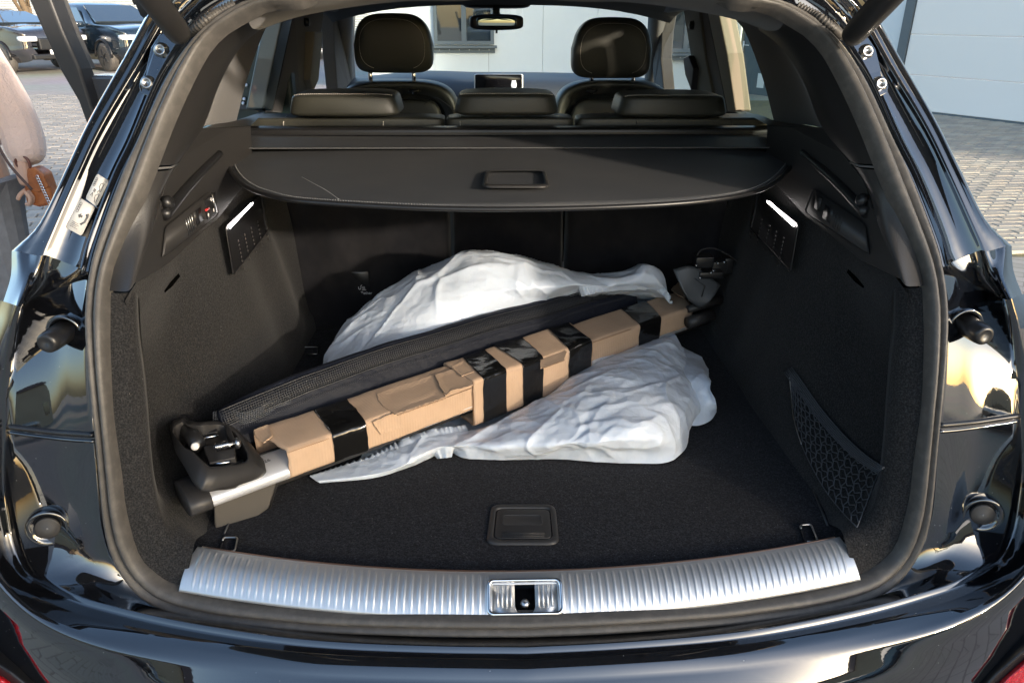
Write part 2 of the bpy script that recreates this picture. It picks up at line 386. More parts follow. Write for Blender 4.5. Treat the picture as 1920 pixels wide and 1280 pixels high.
# step between gutter and quarter panel
e1 = cr([u[-1] for u in U[:-1]], 30); e2 = cr([r[0] for r in body_rows[:-16]], 30)
em = [V((lerp(a.x, b.x, .5), a.y * .6 + b.y * .4, lerp(a.z, b.z, .55))) for a, b in zip(e1, e2)]
loft('gutter_corner', dense([e1, em, e2], 14), M['paint'], car, both=True)
# panel joint line between the quarter panel and the bumper
jl = [onB(x, y, .001) for x, y in c2([(176, 815), (140, 813), (100, 810), (50, 804), (16, 800)], 24)]
b = MB(); b.tube(jl, .0042, 8); b.mk('panel_joint', M['blackplastic'], car); mirrored(b).mk('panel_joint', M['blackplastic'], car)
jl2 = [onB(x, y, .0005) for x, y in c2([(177, 827), (140, 825), (100, 821), (50, 815), (16, 810)], 24)]
b = MB(); b.tube(jl2, .0028, 8); b.mk('bumper_edge', M['paint'], car); mirrored(b).mk('bumper_edge', M['paint'], car)
# rubber stops, blanking plugs
for s in (0, 1):
    f = (lambda m_: mirrored(m_)) if s else (lambda m_: m_)
    c = onB(124, 620, .001)
    b = MB(); b.lathe(c, (0, -1, 0), [(-.012, .024), (.004, .026), (.008, .024), (.004, .018), (-.006, .016)], 28); f(b).mk('stop_cup', M['paint'], car)
    b = MB(); b.lathe(c, (-.08, -1, 0), [(-.005, .0165), (.036, .0155), (.044, .0145), (.048, .0115), (.047, .008), (.0455, .0)], 28)
    st = f(b).mk('rubber_stop', M['blackplastic'], car)
    c = onB(90, 988, .004)
    ax = V((.30, -1, .10))
    b = MB(); b.lathe(c, ax, [(-.01, .030), (.004, .0295), (.008, .027), (.003, .0215), (.001, .019), (.001, .0)], 36); pl = f(b).mk('blanking_plug', M['paint'], car)
    b = MB(); b.lathe(c + ax.normalized() * .002, ax, [(-.001, .0172), (.002, .017), (.0026, .0155), (.0026, .0)], 32); f(b).mk('plug_disc', M['smoothplastic'], pl)
    b = MB(); b.lathe(c + ax.normalized() * .0042, ax, [(0, .0018), (.0006, .0016), (.0006, 0)], 10); f(b).mk('plug_hole', M['ink'], pl)
# hinge brackets with bolts, gas struts, bellows
for s in (0, 1):
    f = (lambda m_: mirrored(m_)) if s else (lambda m_: m_)
    poly = [onG(x, y, .036) for x, y in [(318, 52), (345, 75), (338, 100), (312, 138), (300, 170), (284, 180), (266, 172), (262, 158), (276, 128), (285, 88), (300, 64)]]
    b = MB(); b.prism(poly, (0, -.006, -.002)); br = f(b).mk('hinge_bracket', M['paint'], car, smooth=False, bevel=.003)
    for px, py in ((303, 95), (278, 157)):
        c = onG(px, py, .030)
        b = MB(); b.lathe(c, (0, -1, .25), [(-.004, .012), (.002, .0115), (.003, .009), (.007, .0085), (.008, .0065), (.004, .004), (.004, 0)], 24)
        f(b).mk('bolt', M['steel'], br)
    a, z = onY(336, 64, .33), onY(222, -90, .10)
    if s: a, z = mx(onY(1604, 72, .33)) if False else a, z
    b = MB(); d_ = (z - a).normalized(); b.lathe(a, d_, [(0, .012), (.004, .0165), (.02, .0175), (.35, .0175)], 28)
    f(b).mk('gas_strut', M['smoothplastic'], car)
    cp = cr([onG(352, 66, .01), onG(372, 50, -.01), onG(392, 34, -.012), onG(412, 22, .0), onG(440, 8, .01)], 60)
    b = MB(); b.tube(cp, .006, 12, rs=[.0062 + .0018 * math.sin(i * 2.1) for i in range(60)]); f(b).mk('cable_bellows', M['rubber'], car)
# tailgate, raised above the picture
tg = []
for t, y, z in ((0, .44, 1.66), (.2, .30, 1.80), (.45, .0, 1.93), (.7, -.35, 2.04), (.85, -.62, 2.06), (1, -.78, 1.98)):
    tg.append([V((x * (.66 + .14 * math.sin(t * 3.1)), y + .05 * abs(x) ** 2, z - .05 * abs(x) ** 3)) for x in (-1, -.8, -.5, 0, .5, .8, 1)])
loft('tailgate', tg, M['paint'], car, n=24, m=24, solid=.05)

# ---- sill plate (one pressed sheet, its ribs are real corrugation)
def plate_pt(u, v):
    """u -1..1 across, v 0 inner edge .. 1 outer edge"""
    x0, x1 = .497, .507
    X = u * lerp(x0, x1, v)
    inn = onY(0, 0, 1)  # dummy
    yi = .093 - .068 * (1 - u * u); yo = .030 - .066 * (1 - u * u)
    y = lerp(yi, yo, v)
    z = .776 - .006 * v - .024 * v ** 3
    return V((X, y, z))
NU, NV = 1100, 22
LATX, LATW = .0, .052
vs = []
for j in range(NV + 1):
    v = j / NV
    for i in range(NU + 1):
        u = -1 + 2 * i / NU; p = plate_pt(u, v)
        inside = abs(p.x) < LATW
        a = max(0.0, math.cos(p.x / .0108 * 2 * math.pi)) ** 2.2
        fade = min(1, max(0, (v - .10) / .05)) * min(1, max(0, (.93 - v) / .05)) * (0 if inside else 1) * min(1, (.984 - abs(u)) / .012 if abs(u) < .984 else 0)
        p.z += .0013 * a * fade; p.y -= .0003 * a * fade
        vs.append(p)
fs = []
for j in range(NV):
    for i in range(NU):
        u = -1 + 2 * (i + .5) / NU; v = (j + .5) / NV; x = u * .5
        if abs(x) < .046 and .36 < v < .94: continue
        k = j * (NU + 1) + i; fs.append((k, k + 1, k + NU + 2, k + NU + 1))
mk('sill_plate', vs, fs, M['sill'], car, solid=.002)
sp = plate_pt
def sp3(x, v, dz=0): p = plate_pt(x / .502, v); return p + V((0, 0, dz))
# latch housing
cen = sp3(0, .65); uax = V((1, 0, 0)); vax = (sp3(0, .9) - sp3(0, .4)).normalized(); nax = uax.cross(vax)
if nax.z < 0: nax = -nax
def rrect(c, w, h, r, ua, va, n=6):
    o = []
    for cx, cy, a0 in ((w / 2 - r, h / 2 - r, 0), (-w / 2 + r, h / 2 - r, 90), (-w / 2 + r, -h / 2 + r, 180), (w / 2 - r, -h / 2 + r, 270)):
        for k in range(n + 1):
            a = math.radians(a0 + 90 * k / n); o.append(c + ua * (cx + r * math.cos(a)) + va * (cy + r * math.sin(a)))
    return o
PL = (sp3(0, .94) - sp3(0, .36)).length
def ringmesh(name, loops, mat_, parent, capfirst=False, caplast=False, **k):
    n = len(loops[0]); vs = [p for l in loops for p in l]; fs = gridf(len(loops), n, True)
    if capfirst: fs.append(tuple(range(n))[::-1])
    if caplast: fs.append(tuple(range((len(loops) - 1) * n, len(loops) * n)))
    return mk(name, vs, fs, mat_, parent, **k)
c0 = cen + nax * .001
lp = ringmesh('latch_frame', [rrect(c0, .108, PL + .010, .008, uax, vax), rrect(c0 + nax * .003, .106, PL + .008, .008, uax, vax), rrect(c0 + nax * .003, .100, PL + .002, .007, uax, vax), rrect(c0 - nax * .004, .097, PL, .006, uax, vax)], M['chrome'], car)
# recessed latch plate with U-shaped slot: ribs and slot rim
b = MB(); c1 = c0 - nax * .004
slotw, sloth = .016, .030
L_ = [(-.049, -1), (-slotw, -1)]
outer = rrect(c1, .098, PL + .001, .006, uax, vax)
# plate built of left block, right block and lower strip round the slot
hh = PL / 2
def P2(x, y, z=0): return c1 + uax * x + vax * y + nax * z
arc = [( .0145 * math.cos(math.radians(a)), .010 + .0145 * math.sin(math.radians(a))) for a in range(0, 181, 15)]
left = [P2(-.049, -hh), P2(-.0145, -hh)] + [P2(x, y) for x, y in arc[::-1][:7]] + [P2(0, hh), P2(-.049, hh)]
right = [P2(.049, -hh), P2(.049, hh), P2(0, hh)] + [P2(x, y) for x, y in arc[:7][::-1]] + [P2(.0145, -hh)]
b.prism(left, nax * -.0015); b.prism(right, nax * -.0015)
for sx in (-1, 1):
    for k in range(4):
        x = sx * (.0195 + k * .0065); b.tube([P2(x, -hh + .004, .0005), P2(x, hh - .008, .0005)], .0014, 8)
lpl = b.mk('latch_plate', M['sill'], car)
b = MB(); b.prism([P2(-.02, -hh - .001, -.03), P2(.02, -hh - .001, -.03), P2(.02, hh, -.03), P2(-.02, hh, -.03)], nax * -.002); b.mk('latch_well', M['blackplastic'], lp)
b = MB(); b.lathe(P2(0, .006, -.026), nax, [(0, .005), (.015, .0042), (.019, .0065), (.022, .006), (.023, 0)], 16); b.mk('striker_pin', M['steel'], lp)

# ---- boot floor
FZ = .762
fl = []
NF = 60
for j in range(2):
    fl.append([])
for i in range(NF + 1):
    u = -1 + 2 * i / NF
    fl[0].append(V((u * .53, sp3(u * .49, 0).y + .004, FZ))); fl[1].append(V((u * .60, 1.02, FZ)))
loft('boot_floor', dense([fl[0], fl[1]], 30), M['floorcarpet'], car)
# lip below the inner edge of the sill plate
b = MB(); pr = [sp3(-.495 + .99 * i / 60, 0, .000) + V((0, .002, -.001)) for i in range(61)]; b.tube(pr, .0022, 8); b.mk('sill_lip', mat('copper_edge', (.45, .28, .2), .35, metal=1), car)
# floor handle
def zr(pts, z): return [onZ(x, y, z) for x, y in pts]
def rpoly(pts, r=.2, n=5):
    """round the corners of a px polygon"""
    o = []; N_ = len(pts)
    for i in range(N_):
        a, b_, c = V(pts[i - 1]).to_3d() if False else V((*pts[i - 1], 0)), V((*pts[i], 0)), V((*pts[(i + 1) % N_], 0))
        p, q = b_.lerp(a, r), b_.lerp(c, r)
        for k in range(n + 1):
            t = k / n; v_ = p.lerp(b_, t).lerp(b_.lerp(q, t), t); o.append((v_.x, v_.y))
    return o
h1 = rpoly([(921, 945), (1041, 945), (1049, 1022), (911, 1022)], .17)
h2 = rpoly([(931, 954), (1031, 954), (1036, 1010), (925, 1010)], .14)
def scaled(pts, k, cx=None, cy=None):
    cx = sum(p[0] for p in pts) / len(pts) if cx is None else cx; cy = sum(p[1] for p in pts) / len(pts) if cy is None else cy
    return [(cx + (x - cx) * k, cy + (y - cy) * k) for x, y in pts]
fh = ringmesh('floor_handle', [zr(h1, FZ), zr(scaled(h1, .985), FZ + .003), zr(scaled(h2, 1.03), FZ + .0025), zr(h2, FZ - .001)], M['smoothplastic'], car)
ringmesh('handle_flap', [zr(scaled(h2, .985), FZ - .003), zr(scaled(h2, .975), FZ + .002), zr(scaled(h2, .94), FZ + .0024)], M['smoothplastic'], fh, caplast=True)
hs = rpoly([(941, 964), (1016, 964), (1018, 984), (940, 984)], .15)
ringmesh('handle_recess', [zr(hs, FZ + .0026), zr(scaled(hs, .97), FZ + .0036), zr(scaled(hs, .93), FZ + .0030)], M['smoothplastic'], fh, caplast=True)
for k in range(4):
    b = MB(); y = 998.5 + k * 3.0; b.tube([onZ(942, y, FZ + .003), onZ(1021, y, FZ + .003)], .0007, 6); b.mk('grip_rib', M['smoothplastic'], fh)
# tie-down eyes
for pts in ([(418, 1006), (447, 1006), (441, 1034), (410, 1036)], [(1499, 983), (1521, 981), (1535, 1015), (1508, 1016)], [(566, 650), (598, 650), (597, 664), (566, 664)]):
    q = rpoly(pts, .2)
    t = ringmesh('tie_down', [zr(q, FZ + .001), zr(scaled(q, .97), FZ + .004), zr(scaled(q, .86), FZ + .004), zr(scaled(q, .83), FZ - .004)], M['blackplastic'], car, caplast=True)
    b = MB(); q2 = [onZ(x, y, FZ + .006) for x, y in scaled(q, .93)]; b.tube(q2[:int(len(q2) * .8)], .0016, 8); b.mk('tie_ring', M['steel'], t)

# ---- side walls (carpeted), with the folded pocket behind the wheel arch
wl = {}
zz = [.757, .80, .86, .94, 1.02, 1.10, 1.18, 1.26]
A_ = [onG(x, y, .006) for x, y in [(348, 1100), (300, 1080), (245, 1020), (226, 930), (210, 790), (202, 690), (200, 620), (204, 548)]]
B_ = [hit(x, y, lambda p: p.y - G(p.x, p.z) - .035) for x, y in [(362, 1034), (332, 1018), (308, 985), (290, 930), (274, 835), (260, 742), (250, 640), (251, 548)]]
def col(y, xs, zs=None):
    zs = zs or zz; return [V((-x, y, z)) for x, z in zip(xs, zs)]
B2 = [p + V((-.006 - .004 * math.sin(i), .03, -.012 * i / 7)) for i, p in enumerate(cr(B_, 8))]
C_ = col(.17, [.505, .545, .592, .606, .606, .590, .575, .565], [.757, .80, .86, .93, 1.0, 1.06, 1.11, 1.15])
C2 = col(.32, [.505, .54, .585, .60, .600, .583, .565, .56], [.757, .80, .86, .94, 1.02, 1.09, 1.15, 1.20])
D0 = col(.42, [.505, .525, .555, .565, .57, .565, .558, .56])
D_ = col(.55, [.505, .515, .532, .540, .545, .552, .556, .56])
D2 = col(.72, [.505, .512, .525, .532, .54, .55, .556, .56])
E_ = col(.99, [.505, .512, .525, .535, .545, .555, .56, .57])
Wn = 40
rows = [cr(A_, Wn), cr(B_, Wn)] + [cr(r, Wn) for r in (B2, C_, C2, D0, D_, D2, E_)]
rows = [rows[0], [a.lerp(b, .5) + V((0, -.004, 0)) for a, b in zip(rows[0], rows[1])]] + dense(rows[1:], 60)
for r in rows[3:]:
    for p in r: p.x += .0035 * noise.noise(p * 7) + .008 * math.sin(p.y * 30 + p.z * 9) * max(0, min(1, (p.y - .55) * 4)) * (1 if p.z > .8 else 0)
loft('side_carpet', rows, M['carpet'], car, both=True)
CPL = BVHTree.FromPolygons([p for r in rows for p in r], gridf(len(rows), Wn)); CPR = BVHTree.FromPolygons([mx(p) for r in rows for p in r], gridf(len(rows), Wn))
def onCp(px, py, o=0, right=False):
    d = ray(px, py); r = (CPR if right else CPL).ray_cast(CAM, d)
    return r[0] - d.normalized() * o if r[0] else onX(px, py, .54 if right else -.54)
def Xw(p): return p.x + .553 - .35 * max(0, p.z - 1.32)      # plane of the plastic side panel, leaning in above the belt
def onW(px, py, off=0): return hit(px, py, lambda p: Xw(p) - off)
# plastic side panel with storage lid
SP = [(379, 240), (345, 290), (312, 340), (299, 392), (282, 442), (262, 486), (247, 536), (262, 527), (319, 494), (369, 446), (411, 409), (440, 370), (462, 345), (475, 320), (470, 236), (430, 238)]
def fan(name, pts3, mat_, parent, off=V((0, 0, 0)), **k):
    b = MB(); b.prism([p + off for p in pts3], V((-.004, 0, 0))); return b
for s in (0, 1):
    f = (lambda m_: mirrored(m_)) if s else (lambda m_: m_)
    b = MB(); b.prism([onW(x, y, .006) for x, y in SP], V((-.01, 0, 0)))
    pn = f(b).mk('side_panel', M['smoothplastic'], car, smooth=False, bevel=.002)
    lid = rpoly([(311, 424), (396, 356), (411, 402), (304, 486)], .12)
    b = MB(); b.v = []; 
    loops = [[onW(x, y, o) for x, y in scaled(lid, k)] for k, o in ((1.03, .007), (1.0, .010), (.975, .0075), (.955, .0095))]
    n = len(lid); b.v = [p for l in loops for p in l]; b.f = gridf(4, n, True) + [tuple(range(3 * n, 4 * n))]
    ld = f(b).mk('storage_lid', M['smoothplastic'], pn)
    b = MB()
    for k in range(4):
        x0 = 348 + k * 3.5; b.tube([onW(x0, 412 - k * 3, .0112), onW(x0 + 7, 440 - k * 3, .0112)], .0007, 6)
    f(b).mk('lid_ribs', M['steel'] if not s else M['smoothplastic'], pn)
    b = MB(); b.prism([onW(x, y, .0102) for x, y in [(363, 398), (376, 388), (382, 412), (370, 424)]], V((-.001, 0, 0))); f(b).mk('lid_grip', M['blackplastic'], pn)
    if not s:
        b = MB(); b.prism([onW(x, y, .012) for x, y in [(384, 376), (405, 360), (409, 398), (390, 412)]], V((-.002, 0, 0))); sw = b.mk('switch_block', M['blackplastic'], pn, smooth=False)
        b = MB(); b.prism([onW(x, y, .0135) for x, y in [(386, 393), (393, 388.5), (394, 392), (387, 396.5)]], V((-.002, 0, 0))); b.mk('red_switch', M['red'], sw)
        for (x, y) in ((396, 374), (401, 394), (391, 403)):
            b = MB(); b.box(onW(x, y, .0135), (.001, .006, .002)); b.box(onW(x, y, .0135), (.001, .0018, .006)); b.mk('switch_symbol', M['white'], sw)
        b = MB(); b.prism([onW(x, y, .0135) for x, y in [(398, 364), (400, 363), (408, 397), (406, 399)]], V((-.002, 0, 0))); b.mk('switch_strip', M['steel'], sw)
    else:
        b = MB(); b.prism([onW(x, y, .013) for x, y in [(384, 376), (392, 370), (396, 394), (389, 400)]], V((-.004, 0, 0))); f(b).mk('coat_hook', M['smoothplastic'], pn)
    # cover guide groove: dark sunk channel along the panel
    b = MB(); gc = cr([onW(308, 404, .009), onW(318, 392, .0085), onW(345, 358, .0085), (onW(378, 322, .0085)), onW(412, 288, .0085)], 24)
    b.tube(gc, .008, 10, rs=[.009 - .003 * i / 23 for i in range(24)]); f(b).mk('cover_guide', M['blackplastic'], pn)
    b = MB(); b.lathe(onW(311, 380, .008), (1, -.4, .3), [(0, .011), (.008, .010), (.012, .006), (.012, 0)], 16); f(b).mk('guide_catch', M['blackplastic'], pn)
    # loudspeaker grille with lamp
    gr = [(422, 424), (490, 362), (504, 432), (437, 518)]
    b = MB(); loops = [[onW(x, y, o) for x, y in scaled(rpoly(gr, .06), k)] for k, o in ((1.0, .013), (1.0, .020), (.93, .020), (.92, .016))]
    n = len(loops[0]); b.v = [p for l in loops for p in l]; b.f = gridf(4, n, True) + [tuple(range(3 * n, 4 * n))]
    g_ = f(b).mk('speaker_grille', M['blackplastic'], car)
    ex = (onW(490, 380, .017) - onW(440, 428, .017)); 
    for a in range(5):
        bb = MB()
        for c in range(8):
            x, y = 447 + a * 12 + c * 1.4, 452 - a * 12 + c * 7.4
            if y > 505 - a * 14: break
            p = onW(x, y, .0175); bb.lathe(p, (1, 0, 0), [(0, .0035), (.0015, .0022), (.0015, 0)], 6)
        f(bb).mk('grille_dots', M['smoothplastic'], g_)
    b = MB(); loops = [[onW(x, y, o) for x, y in [(431, 429.5), (430.5, 425), (470, 381), (474.5, 379.5), (474, 383)]] for o in (.018, .024)]
    b.v = [p for l in loops for p in l]; b.f = gridf(2, 5, True) + [(5, 6, 7, 8, 9)]
    f(b).mk('boot_lamp', M['led'], g_, smooth=False)
    b = MB(); b.prism([onX(x, y, -.5745) for x, y in [(335, 512), (338, 517), (313, 547), (308, 548), (318, 530)]], V((-.002, 0, 0))); 
    q = MB(); q.v = [onCp(x, y, .0015) for x, y in [(335, 512), (338, 518), (324, 536), (309, 549), (308, 545), (320, 528)]]; q.f = [tuple(range(6))]
    f(q).mk('carpet_slot', M['void'], car)

# ---- pillar trim round the opening (grained plastic) : seal inner edge -> inner edge
ti = [(500, 14), (450, 38), (408, 66), (372, 114), (319, 225), (262, 375), (221, 476), (204, 545)]
to = [(490, 55), (462, 78), (436, 112), (409, 165), (379, 242), (312, 340), (284, 440), (249, 537)]
a = cr([onG(x, y, .004) for x, y in ti], 50); c = cr([onW(x, y, .008) for x, y in to], 50)
mid = [p.lerp(q, .55) + V((.012, -.012, 0)) for p, q in zip(a, c)]
k = 31
loft('upper_pillar_trim', dense([a[:k], mid[:k], c[:k]], 12), M['smoothplastic'], car, both=True)
loft('lower_pillar_trim', dense([a[k:], mid[k:], c[k:]], 12), M['plastic'], car, both=True)
b = MB(); b.tube([a[k - 1].lerp(a[k], .5), mid[k - 1].lerp(mid[k], .5) + V((0, -.0005, 0)), c[k - 1].lerp(c[k], .5)], .0018, 6); b.mk('trim_joint', M['ink'], car); mirrored(b).mk('trim_joint', M['ink'], car)
# header trim across the top (fabric)
hi = ri[:]; 
ht = cr([V((0, .43, ri[0].z))] + [onG(x, y, .002) for x, y in [(580, 2), (500, 14), (462, 32)]], 40)
hb = cr([V((0, .52, ri[0].z - .014)), onY(900, -2, .52), onY(760, 3, .53), onY(660, 14, .54), onY(560, 32, .53), onY(488, 56, .50)], 40)
hb[0].x = 0
ht = [V((p.x, p.y, p.z)) for p in ht]
hm = [p.lerp(q, .5) + V((0, -.012, -.006)) for p, q in zip(ht, hb)]
r3 = dense([ht, hm, hb], 10); loft('header_trim', [r + [mx(p) for p in r[::-1]] if False else [mx(p) for p in r[::-1]][:-1] + r for r in r3], M['fabric'], car)
# inner D-pillar: from trim edge forward to the side glass
def Xs(z): return -.70 + .34 * max(0, z - 1.25)
def onS(px, py, off=0): return hit(px, py, lambda p: p.x - Xs(p.z) - off)
t1 = cr([onW(x, y, .008) for x, y in [(490, 55), (462, 78), (436, 112), (409, 165), (379, 242)]], 24)
t2 = cr([onS(x, y) for x, y in [(512, 36), (497, 56), (478, 105), (460, 160), (443, 228)]], 24)
loft('inner_pillar', dense([t1, [p.lerp(q, .5) + V((-.03, -.02, 0)) for p, q in zip(t1, t2)], t2], 12), M['fabric'], car, both=True)
# ledge under the glass
lg = [[onW(379, 242, .008), onW(430, 238, .01), onW(470, 236, .01)], [onS(405, 232), onS(443, 226), onS(500, 206)], [onS(405, 232, -.05), onS(443, 226, -.05), onS(500, 206, -.05)]]
loft('window_ledge', lg, M['smoothplastic'], car, n=12, both=True)

# ---- body sides seen through the windows: rear glass, C/B/A pillars, doors
def sidebar(name, pts, mat_, th=.05, side=1, off=0):
    b = MB(); b.prism([onS(x, y, off) for x, y in pts], V((-th, 0, 0))); b = b if side < 0 else mirrored(b); return b.mk(name, mat_, car, smooth=False, bevel=.006)
ZR = 1.60
def SY(y, z, off=0): return V((Xs(z) + off, y, z))
def side_quad(name, ys, mat_, th, both=(0, 1)):
    """a bar on the body side: ys = [(y_back,y_front) at z=1.24, at z=1.56]"""
    (a0, b0), (a1, b1) = ys; zb, zt = 1.20, 1.58
    for s in both:
        b = MB(); rows = []
        for i in range(9):
            t = i / 8; z = lerp(zb, zt, t); ya, yb = lerp(a0, a1, t), lerp(b0, b1, t)
            rows.append([SY(ya, z, .03), SY((ya + yb) / 2, z, .045), SY(yb, z, .03), SY(yb, z, -.06), SY(ya, z, -.06)])
        b.v = [p for r in rows for p in r]; b.f = gridf(9, 5, True)
        (mirrored(b) if s else b).mk(name, mat_, car, smooth=True, bevel=0)
def onSR(px, py, off=0): return hit(px, py, lambda p: -p.x - Xs(p.z) - off)
def pane_bar(name, pts, mt, right, th=.05, off=0, bev=.005):
    b = MB(); P = [(onSR if right else onS)(x, y, off) for x, y in pts]; b.prism(P, V((th if right else -th, 0, 0)))
    return b.mk(name, mt, car, smooth=False, bevel=bev)
blueframe = mat('painted_frame', (.05, .065, .07), .35, coat=.3)
pane_bar('glass_frame', [(533, 24), (552, 20), (530, 120), (511, 208), (494, 205), (514, 110)], blueframe, 0, off=.01)
pane_bar('rear_pillar', [(552, 18), (608, 14), (600, 90), (588, 172), (565, 215), (511, 210), (531, 120)], M['fabric'], 0)
pane_bar('belt_guide', [(590, 60), (606, 60), (598, 150), (588, 172), (582, 150)], M['pale_trim'], 0, off=.03)
pane_bar('centre_pillar', [(626, 14), (668, 8), (664, 90), (668, 160), (655, 170), (634, 176), (628, 100)], M['fabric'], 0)
pane_bar('glass_frame', [(1326, 22), (1347, 28), (1362, 100), (1378, 208), (1364, 210), (1344, 110)], M['pale_trim'], 1, off=.01)  # lit look of this trim is in its cream colour
pane_bar('rear_pillar', [(1310, 18), (1326, 22), (1344, 110), (1364, 210), (1342, 208), (1322, 110)], M['fabric'], 1)
pane_bar('belt_guide', [(1280, 14), (1310, 18), (1322, 110), (1342, 208), (1300, 182), (1296, 110)], mat('warm_trim', (.11, .10, .075), .7), 1, off=.01)
pane_bar('belt_reel', [(1280, 108), (1290, 104), (1300, 130), (1296, 172), (1284, 140)], M['blackplastic'], 1, off=.03)
pane_bar('door_frame_front', [(1222, 8), (1247, 14), (1240, 60), (1238, 110), (1244, 170), (1226, 166), (1222, 90)], M['fabric'], 1)
b = MB(); b.lathe(onSR(1300, 48, .02), (-1, 0, 0), [(0, .014), (.012, .012), (.014, 0)], 14); b.mk('coat_hook', M['blackplastic'], car)
b = MB(); b.lathe(onS(572, 42, .02), (1, 0, 0), [(0, .014), (.012, .012), (.014, 0)], 14); b.mk('coat_hook', M['blackplastic'], car)
#side_quad('front_pillar', [(2.62, 2.80), (2.15, 2.32)], M['blackplastic'], .06)

for pts in ([(1422, 690), (1470, 790), (1520, 905), (1552, 985)], [(545, 700), (500, 800), (455, 920), (420, 1000)]):
    b = MB(); b.tube([onZ(x, y, FZ + .0005) for x, y in pts], .0022, 6); b.mk('floor_seam', M['ink'] if False else M['blackplastic'], car)
# ---- rear seat back (three upholstered panels seen from the boot)
def ysb(z): return .985 + .07 * (z - .76) / .5
xs_ = [onY(845, 430, 1.0).x, onY(1060, 430, 1.0).x]
for k, (xa, xb) in enumerate(((-.57, xs_[0] - .004), (xs_[0] + .004, xs_[1] - .004), (xs_[1] + .004, .57))):
    rows = []
    for i in range(30):
        z = .758 + .50 * i / 29; r = []
        for j in range(40):
            t = j / 39; x = lerp(xa, xb, t); e = min(t, 1 - t) * abs(xb - xa)
            y = ysb(z) + .02 * max(0, 1 - e / .015) ** 2
            if k == 0: y -= .012 * math.sin((x + .35 * z) * 46) * min(1, max(0, (-.12 - x) * 5)) * (1 if z > .85 else 0) * min(1, (z - .85) * 8) * .6
            y += .004 * noise.noise(V((x * 6, z * 6, k)))
            r.append(V((x, y, z)))
        rows.append(r)
    sbk = loft('rear_seatback', rows, M['seatcloth'], car, solid=.004)[0]
    if k == 0:
        q = rpoly([(655, 508), (692, 507), (697, 552), (659, 553)], .15)
        tt = ringmesh('top_tether_cover', [[onY(x, y, ysb(.95) - o) for x, y in scaled(q, s_)] for s_, o in ((1, -.004), (1, .010), (.9, .013))], M['blackplastic'], sbk, caplast=True)
        p = onY(680, 551.5, ysb(.95) - .0165); text_mesh('tether_text', 'Top Tether', .0105, M['white'], sbk, p, (math.radians(90), 0, math.radians(-2)), 'CENTER')
        b = MB()
        pth = [(-.006, .006), (-.006, .001), (-.003, -.001), (0, .002), (0, .009), (.003, .011)]
        b.tube([p + V((x - .003, 0, .014 + z)) for x, z in pth], .0008, 6)
        for i in range(3): b.tube([p + V((.002 + i * .0025, 0, .013)), p + V((.002 + i * .0025 - .001, 0, .021))], .0006, 6)
        b.tube([p + V((-.001, 0, .0115)), p + V((.010, 0, .0115))], .0007, 6)
        b.mk('tether_symbol', M['white'], sbk)
# leather rolls on top of the seat back
def pxbox(x0, x1, y0, y1, Y, dy, **k):
    a, c = onY(x0, (y0 + y1) / 2, Y), onY(x1, (y0 + y1) / 2, Y); t, b_ = onY((x0 + x1) / 2, y0, Y), onY((x0 + x1) / 2, y1, Y)
    return superbox(V(((a.x + c.x) / 2, Y + dy / 2, (t.z + b_.z) / 2)), (c.x - a.x, dy, t.z - b_.z), **k)
for x0, x1, cuts in ((453, 832, (532, 719)), (836, 1077, (863,)), (1083, 1448, (1193, 1372))):
    v_, f_ = pxbox(x0, x1, 221, 250, 1.06, .10, e=.22, n=64, m=20)
    o = mk('seat_roll', v_, f_, M['leather'], car)
    for c in cuts:
        a = onY(c, 235, 1.057); b = MB(); hz = (onY(c, 221, 1.06) - onY(c, 250, 1.06)).z / 2
        b.tube([V((a.x, 1.105 - .051 * math.cos(t_), a.z + hz * 1.0 * math.sin(t_) * 1.02)) for t_ in [-.9, -.5, -.1, .3, .7, 1.1, 1.4]], .0012, 6); b.mk('roll_seam', M['thread'] if c in (532, 719, 863) else M['blackplastic'], o)
